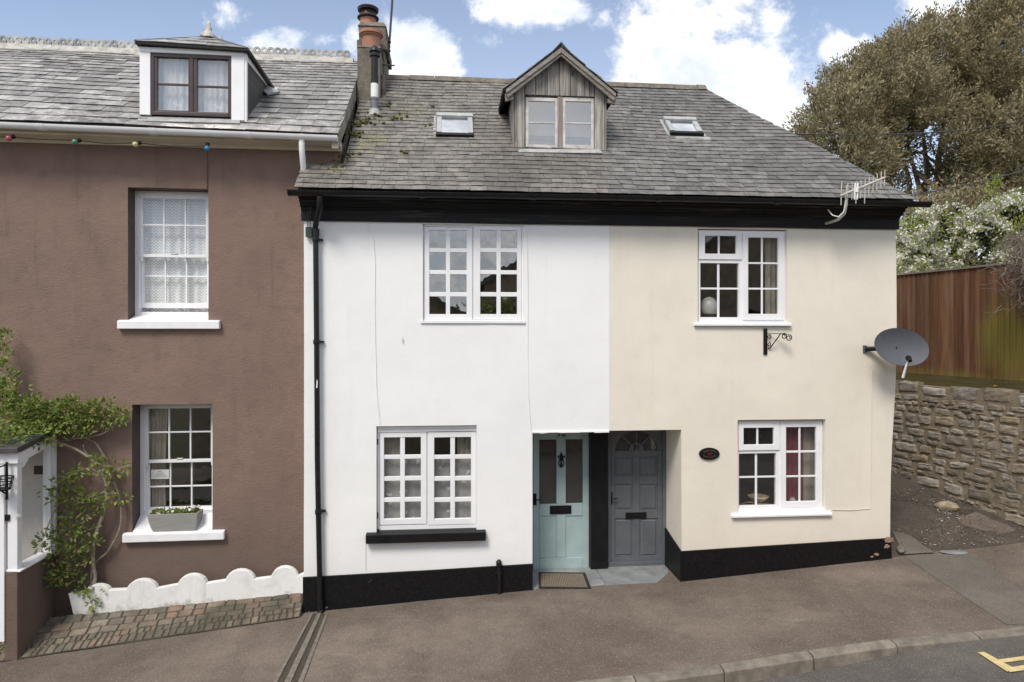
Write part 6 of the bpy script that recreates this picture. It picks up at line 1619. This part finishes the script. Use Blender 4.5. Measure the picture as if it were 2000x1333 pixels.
# loose stones at the wall's foot
def boulder(name, c, r, sx, sy, sz, mat, seed, label, cat='stone', rz=0):
    mb = MB(); n, m = 14, 9; rings = []
    for j in range(m + 1):
        ph = math.pi * j / m
        rings.append([c + Vector((math.cos(rz), math.sin(rz), 0)) * (r * sx * math.sin(ph) * math.cos(g_) * (1 + .22 * fb(math.cos(g_) * 1.5, math.sin(g_) * 1.5 + ph, seed))) + Vector((-math.sin(rz), math.cos(rz), 0)) * (r * sy * math.sin(ph) * math.sin(g_) * (1 + .3 * fb(math.cos(g_) * 1.5, ph, seed + 4))) + Vector((0, 0, r * sz * math.cos(ph) * (1 + .25 * fb(math.cos(g_), math.sin(g_), seed + 2)))) for g_ in [2 * math.pi * q / n for q in range(n)]])
    mb.loft(rings); o = mb.build(name, mat, None, W, smooth=True); return tag(o, label, cat)
def lane_hit(a, b):
    o_, d_ = C.ray(a, b); t = 8.0
    for _ in range(80):
        q = o_ + d_ * t; t += (q.z - pave_z(q.x, q.y)) / max(.15, -d_.z) * .7
    q = o_ + d_ * t; return C.w((q.x, q.y, pave_z(q.x, q.y)))
boulder('loose_stone', lane_hit(1850, 996) + Vector((0, 0, .05)), .15, 1.15, .65, .6, 'ochre_stone', 2.0, 'loose pale ochre stone lying at the foot of the rubble wall', rz=-.5)
boulder('broken_slab', lane_hit(1864, 1080) + Vector((0, 0, .005)), .16, 1.2, .6, .12, 'step_slate', 9.0, 'flat pale grey slab set in the lane mouth', 'slab')
boulder('kerb_fragment', lane_hit(1760, 1078) + Vector((0, 0, .03)), .10, .6, 1.6, .5, 'kerb_stone', 4.0, 'chipped stone fragment at the corner of the cream plinth', 'stone', rz=-.5)
# litter and leaf crumbs in the lane and on the footway
mb = MB(); k = random.Random(44)
for _ in range(900):
    if k.random() < .62: a, b = k.gauss(1835, 45), k.gauss(1008, 22)
    elif k.random() < .4: a, b = k.gauss(1815, 28), k.gauss(1058, 14)
    elif k.random() < .5: a, b = k.gauss(1925, 40), k.gauss(1050, 12)
    else: a, b = k.uniform(1745, 1830), k.gauss(965, 10)
    if not 1742 < a < 2000 or b < 950: continue
    p = lane_hit(a, b) + Vector((0, 0, .012)); leaf(mb, p, Vector((k.gauss(0, 1), k.gauss(0, 1), k.gauss(0, .25))), Vector((k.gauss(0, .4), k.gauss(0, .4), 1)), k.uniform(.015, .05), k.uniform(.012, .03))
for _ in range(260):
    x, y = k.uniform(-6, 7), -k.random() ** 1.6 * 2.3; p = C.w((x, y, pave_z(x, y) + .012)); leaf(mb, p, Vector((k.gauss(0, 1), k.gauss(0, 1), .05)), Vector((0, 0, 1)), k.uniform(.008, .022), k.uniform(.006, .014))
for _ in range(150):
    u = -3.55 + abs(k.gauss(0, .35)); v = k.uniform(.0, .9); p = B.w(ap(u, v, .03)); leaf(mb, p, Vector((k.gauss(0, 1), k.gauss(0, 1), .2)), Vector((0, 0, 1)), k.uniform(.015, .04), k.uniform(.01, .02))
o = mb.build('litter', 'litter', None, W, recalc=False); struct(o, 'stuff', 'scattered dead leaves and pale crumbs on the lane and footway', 'litter')

# ------------------------------------------------------------------ garden behind the wall, fence on top
mb = MB(); mb.add([S.w(p) for p in ((-14, .3, 2.5), (S.L + 6, .3, 2.5), (S.L + 6, 40, 3.0), (-14, 40, 3.0))], [(0, 1, 2, 3)]); o = mb.build('garden_ground', 'garden_soil', None, W); struct(o)
fe = thing('board_fence', 'reddish brown closeboard fence with green algae on top of the stone wall', 'fence', (S.L * .6, .14, WT), S)
FT = 4.665; fy = .14
mb = MB(); x = -.4; k = random.Random(3)
def ftop(s): return FT + (.012 * math.sin(s))
while x < S.L + .05:
    w_ = .105; dy = k.uniform(-.002, .002)
    lo = [(x, fy - .006 + dy, WT + .17), (x + w_ + .012, fy - .020 + dy, WT + .17), (x + w_ + .012, fy - .010 + dy, WT + .17), (x, fy + .004 + dy, WT + .17)]
    hi = [(a, b, ftop(x) - .02) for a, b, c_ in lo]; mb.hexa(lo, hi); x += w_
mb.build('boards', 'fence_boards', fe, S)
boxes('gravel_board', 'fence_rail', fe, S, [(-.4, S.L + .1, fy - .012, fy + .02, WT - .06, WT + .169)], bevel=.004)
mb = MB()
for a, b in zip(rng(-.4, S.L + .1, .5), rng(-.4, S.L + .1, .5)[1:]): mb.hexa([(a, fy - .045, ftop(a) - .02), (b, fy - .045, ftop(b) - .02), (b, fy + .04, ftop(b) - .02), (a, fy + .04, ftop(a) - .02)], [(a, fy - .045, ftop(a) + .01), (b, fy - .045, ftop(b) + .01), (b, fy + .04, ftop(b) + .018), (a, fy + .04, ftop(a) + .018)])
mb.build('capping_rail', 'weathered_cap', fe, S)
boxes('back_rail', 'fence_rail', fe, S, [(-.4, S.L, fy + .008, fy + .07, WT + .45, WT + .53), (-.4, S.L, fy + .008, fy + .07, WT + 1.5, WT + 1.58)])
q = S.c(1945, 755, fy - .03); mb = MB(); k = random.Random(5)
dn = thing('dandelion', 'yellow dandelion flower growing at the foot of the fence', 'flower', (q.x, q.y, q.z - .06), S)
for _ in range(46): leaf(mb, Vector((q.x, q.y, q.z)), Vector((k.gauss(0, 1), -abs(k.gauss(0, .6)), abs(k.gauss(0, .5)))), rv(k), .035, .012)
mb.build('flower_head', 'yellow_petals', dn, S, recalc=False)
mb = MB(); mb.tube([(q.x, q.y, q.z - .08), (q.x, q.y - .01, q.z)], .005, 5)
for _ in range(14): leaf(mb, Vector((q.x + k.gauss(0, .05), q.y, q.z - .08)), Vector((k.gauss(0, 1), -.4, .5)), Vector((0, -1, .3)), .07, .025)
mb.build('leaves', 'fresh_leaves', dn, S, recalc=False)

# ------------------------------------------------------------------ blossom tree over the fence
def wp(a, b, Y):
    return Vector(((a - CX) / FPX * Y, Y, CAM.z - (b - HOR) / FPX * Y))
bl_ = thing('blossom_tree', 'fruit tree covered in white blossom and fresh green leaves behind the fence', 'tree', (9.4, 15.0, 2.6))
k = random.Random(31)
mb = MB(); root = Vector((9.6, 15.2, 2.5))
tips = []
for i in range(16):
    a, b, Y = k.uniform(1745, 2060), k.uniform(400, 520), k.uniform(14.2, 16.0); e = wp(a, b, Y); m_ = root.lerp(e, .5) + Vector((k.gauss(0, .2), k.gauss(0, .2), .35)); mb.tube([root + rv(k) * .05, m_, e], [.05, .03, .010], 6)
    for _ in range(5): mb.tube([m_.lerp(e, k.random()), e + rv(k) * .5], [.012, .005], 4)
mb.build('trunk', 'bark', bl_, W)
mf, ml, mk = MB(), MB(), MB()
def topline(a): return interp(a, [(1740, 455), (1770, 425), (1800, 408), (1850, 405), (1880, 398), (1920, 392), (1960, 385), (2000, 372), (2080, 350)]) + 10 * math.sin(a * .11) + 7 * math.sin(a * .047 + 1)
for _ in range(520):
    a = k.uniform(1735, 2090); t_ = topline(a); b = t_ + (548 - t_) * k.random(); Y = k.uniform(13.9, 15.6)
    d_ = fb(a * .018, b * .018, 2.2)
    c0 = wp(a, b, Y)
    if d_ < -.28: continue
    n = int(34 * k.uniform(.6, 1.2)); ln_ = rv(k); ln_.z *= .5
    for _ in range(n):
        p = c0 + ln_ * k.uniform(-.16, .16) + rv(k) * .055
        if d_ > -.14 or k.random() < .3: leaf(mf, p, rv(k), rv(k), k.uniform(.045, .07), k.uniform(.04, .06), 0, .1)
    for _ in range(int(n * .95)):
        p = c0 + ln_ * k.uniform(-.2, .2) + rv(k) * .09; leaf(ml, p, rv(k) + Vector((0, 0, .4)), rv(k), k.uniform(.04, .08), k.uniform(.02, .035))
for (a, b) in ((1935, 375), (1942, 362), (1948, 352), (1995, 430), (1990, 450), (1780, 430), (1905, 520), (1890, 540), (1850, 535), (1810, 522)):
    c0 = wp(a, b, 14.1)
    for _ in range(40): leaf(ml, c0 + rv(k) * .10, rv(k) + Vector((0, 0, .6)), rv(k), .07, .03)
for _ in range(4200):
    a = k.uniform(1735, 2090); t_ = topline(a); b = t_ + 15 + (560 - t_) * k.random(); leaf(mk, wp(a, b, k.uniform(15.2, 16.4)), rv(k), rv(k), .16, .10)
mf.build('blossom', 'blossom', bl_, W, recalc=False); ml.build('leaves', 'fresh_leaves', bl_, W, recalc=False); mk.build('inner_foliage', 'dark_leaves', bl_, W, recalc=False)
# brown leafless scrub hanging over the fence on the right
sb = thing('dry_scrub', 'tangle of bare brown twigs hanging over the right end of the fence', 'shrub', S.w((6.3, .3, 2.7)))
mb = MB(); k = random.Random(15)
for _ in range(330):
    a, b = k.gauss(2006, 26), k.gauss(535, 34); Y = k.uniform(10.0, 10.6); p = wp(a, b, Y); d_ = Vector((k.gauss(0, 1), k.gauss(0, .5), k.gauss(-.1, .8))).normalized(); P = [p]
    for _ in range(4): d_ = (d_ + rv(k) * .55).normalized(); P.append(P[-1] + d_ * k.uniform(.06, .12))
    mb.tube(P, [.0065, .006, .005, .004, .003], 4)
for _ in range(40):
    a, b = k.gauss(1985, 24), k.gauss(495, 14); p = wp(a, b, k.uniform(10.1, 11)); mb.tube([p, p + Vector((k.uniform(.1, .5), 0, k.uniform(-.1, .4))), p + Vector((k.uniform(.3, .8), 0, k.uniform(-.3, .3)))], [.004, .007, .009], 4)
mb.build('twigs', 'twig', sb, W, recalc=False)

# ------------------------------------------------------------------ big evergreen tree
tb = wp(1790, 470, 24); tb.z = 2.6
tr_ = thing('evergreen_tree', 'large olive brown evergreen tree towering behind the cottages on the right', 'tree', tb)
k = random.Random(101)
def edge_top(a): return interp(a, [(1535, 285), (1552, 262), (1570, 225), (1595, 195), (1612, 160), (1640, 125), (1668, 108), (1700, 92), (1740, 75), (1775, 58), (1800, 52), (1820, 34), (1850, 36), (1880, 26), (1905, 8), (1940, -2), (2000, -25), (2100, -50), (2200, -30), (2300, 60)])
def edge_bot(a): return interp(a, [(1535, 290), (1552, 300), (1600, 330), (1650, 365), (1700, 390), (1760, 400), (1850, 400), (2000, 405), (2300, 420)])
mt_ = MB()
stems = []
base_ = tb
for (a, b, r) in ((1735, 250, .15), (1752, 262, .14), (1772, 280, .16), (1800, 240, .17), (1700, 230, .12), (1850, 200, .18), (1650, 220, .10), (1900, 150, .16), (1960, 180, .17), (2040, 150, .16)):
    e = wp(a, b, 24 + k.uniform(-1.5, 2)); g0 = base_ + Vector((k.uniform(-.5, .9), k.uniform(-.5, .5), 0)); m1 = g0.lerp(e, .4) + Vector((k.gauss(0, .15), 0, .3)); m2 = g0.lerp(e, .75) + Vector((k.gauss(0, .2), 0, .25))
    mt_.tube([g0, m1, m2, e], [r, r * .8, r * .55, r * .25], 8); stems.append((m1, m2, e))
mleaf = MB(); lobes = []; tries = 0
def in_crown(a, b, m=0): return edge_top(a) + m < b < edge_bot(a) - m * .3
# leading lobes sit just inside the outline, the rest fill the crown
for a in rng(1556, 2240, 22):
    r_ = k.uniform(.38, .62) if a < 1640 else k.uniform(.5, .9)
    lobes.append((a, edge_top(a) + r_ * 55 * k.uniform(.9, 1.3) + (14 if a < 1600 else 0), 24 + k.gauss(0, .8), r_))
while len(lobes) < 184 and tries < 6000:
    tries += 1
    a, b = k.uniform(1560, 2240), k.uniform(0, 425)
    if not in_crown(a, b, 52) and not (a > 1830 and 330 < b < 425): continue
    if 1725 < a < 1830 and 270 < b < 380 and k.random() < .85: continue
    low = (b - edge_top(a)) / (edge_bot(a) - edge_top(a))
    lobes.append((a, b, 23.4 + k.gauss(0, 1.3), k.uniform(.6, 1.1) * (1.0 if a > 1640 else .7)))
for (a, b, Y, r) in lobes:
    c0 = wp(a, b, Y); ax = Vector((k.gauss(.35, .3), k.gauss(0, .3), 1)).normalized()
    st_ = min(stems, key=lambda s: (s[1] - c0).length); mt_.tube([st_[1].lerp(st_[2], k.uniform(0, .8)), c0.lerp(st_[1], .35) + Vector((0, 0, .15)), c0], [.055, .035, .014], 5)
    nc = int((24 if a < 2040 else 10) * r / .8)
    for _ in range(nc):
        n_ = rv(k)
        if n_.z < -.35 and k.random() < .75: n_.z = -n_.z
        if n_.y > .4 and k.random() < .6: n_.y = -n_.y
        n_.normalize()
        p0_ = c0 + (n_ * r + ax * n_.dot(ax) * r * .25) * k.uniform(.72, 1.06); d0 = (n_ * .8 + ax * .5 + Vector((0, -.1, .1)) + rv(k) * .25).normalized(); L0 = k.uniform(.22, .42)
        mt_.tube([p0_ - d0 * L0, p0_ + d0 * L0 * .6], [.010, .004], 3)
        for _ in range(62):
            t = k.uniform(-1, 1); sp = .115 * (1 - .45 * abs(t))
            p = p0_ + d0 * t * L0 + Vector((k.gauss(0, sp), k.gauss(0, sp), k.gauss(0, sp)))
            leaf(mleaf, p, d0 + rv(k) * .8, n_ + rv(k) * .6, k.uniform(.09, .165), k.uniform(.038, .062))
mt_.build('trunk', 'bark', tr_, W); mleaf.build('crown', 'olive_leaves', tr_, W, recalc=False)
# second evergreen mass lower down, behind the blossom
mb = MB()
for _ in range(150):
    a = k.uniform(1700, 2200); b = k.uniform(375, 470); c0 = wp(a, b, k.uniform(19, 21))
    for _ in range(90): leaf(mb, c0 + Vector((k.gauss(0, .28), k.gauss(0, .25), k.gauss(0, .2))), rv(k) + Vector((0, 0, .4)), rv(k), k.uniform(.09, .15), k.uniform(.04, .06))
ev = thing('evergreen_shrub', 'dark evergreen shrub between the blossom and the big evergreen tree', 'shrub', wp(1900, 560, 20))
mb.build('foliage', 'olive_leaves', ev, W, recalc=False)
mb = MB()
for i in range(9):
    e = wp(1720 + i * 45, 400, 20); mb.tube([Vector((e.x * .98 + .2, 20, 2.7)), e], [.05, .02], 5)
mb.build('stems', 'bark', ev, W)
# service wires crossing in front of the trees
mb = MB(); q0, q1 = wp(1535, 262, 15), wp(2080, 224, 19); mb.tube([q0.lerp(q1, i / 12) - Vector((0, 0, .22 * math.sin(math.pi * i / 12))) for i in range(13)], .016, 5)
o = mb.build('overhead_wire', 'cable_grey', None, W); tag(o, 'upper overhead wire crossing the evergreen tree from behind the hip', 'wire')
mb = MB(); q0, q1 = C.w(C.c(1757, 386, 1.0)), wp(2060, 316, 13.5); mb.tube([q0.lerp(q1, i / 10) - Vector((0, 0, .05 * math.sin(math.pi * i / 10))) for i in range(11)], .011, 5)
o = mb.build('overhead_wire', 'cable_grey', None, W); tag(o, 'lower overhead wire from the end of the black gutter past the blossom', 'wire')

# ------------------------------------------------------------------ houses across the road: what the window panes reflect
def far_house(x, w_, wall_, roof_, eave, ridge, y, label, gable=True, rot=0):
    h = thing('house_opposite', label, 'house', (x, y, -.3), C, 'houses across the road')
    mb = MB(); d = 6.5
    mb.box(x - w_ / 2, x + w_ / 2, y - d, y, -1.2, eave)
    if gable: mb.prism([(x - w_ / 2, eave), (x + w_ / 2, eave), (x, ridge - .1)], 'y', y - d, y)
    mb.build('wall', wall_, h, C)
    mb = MB(); ov = .35
    if gable:
        for s in (-1, 1): mb.hexa([(x, y - d - ov, ridge - .08), (x + s * (w_ / 2 + ov), y - d - ov, eave - .22), (x + s * (w_ / 2 + ov), y + ov, eave - .22), (x, y + ov, ridge - .08)], [(x, y - d - ov, ridge + .06), (x + s * (w_ / 2 + ov), y - d - ov, eave - .08), (x + s * (w_ / 2 + ov), y + ov, eave - .08), (x, y + ov, ridge + .06)])
    else:
        mb.prism([(y + ov, eave - .1), (y + ov, eave), (y - d / 2, ridge), (y - d - ov, eave), (y - d - ov, eave - .1), (y - d / 2, ridge - .12)], 'x', x - w_ / 2 - .2, x + w_ / 2 + .2)
    mb.build('roof', roof_, h, C)
    mb = MB()
    for zx in (-.25, .25):
        for zz in (1.0, 3.2): mb.box(x + zx * w_ - .5, x + zx * w_ + .5, y + .005, y + .04, zz, zz + 1.15)
    mb.build('windows', 'black_gloss_pipe', h, C)
far_house(3.7, 6.8, 'far_brick', 'dark_slate', 5.2, 7.5, -13.2, 'gabled stone house across the road reflected in the middle of the upper windows')
far_house(-4.6, 8.6, 'far_brick', 'dark_slate', 4.1, 6.6, -13.4, 'lower slate roofed house across the road reflected at the left of the panes')
far_house(11.4, 7.8, 'far_brick', 'dark_slate', 6.3, 9.2, -13.0, 'tall gabled house across the road reflected in the cream cottage windows')
hb = MB(); k = random.Random(66)
for _ in range(3400): hb_p = C.w((k.gauss(.9, .55), -12.0 + k.gauss(0, .4), -.2 + k.random() * (4.6 + k.gauss(0, .25)))); leaf(hb, hb_p, rv(k), rv(k), .24, .12)
hd = thing('garden_shrub', 'yellow green shrub across the road reflected in the upper window', 'shrub', (.9, -12.0, -.3), C); hb.build('foliage', 'climber_leaves', hd, W, recalc=False)
hb = MB(); hb.tube([C.w((.9, -12.0, -.4)), C.w((.9, -12.0, 2.4))], [.06, .03], 6); hb.build('stem', 'bark', hd, W)

# ------------------------------------------------------------------ tidy
for o in sc.objects:
    if 'base' in o.keys(): del o['base']
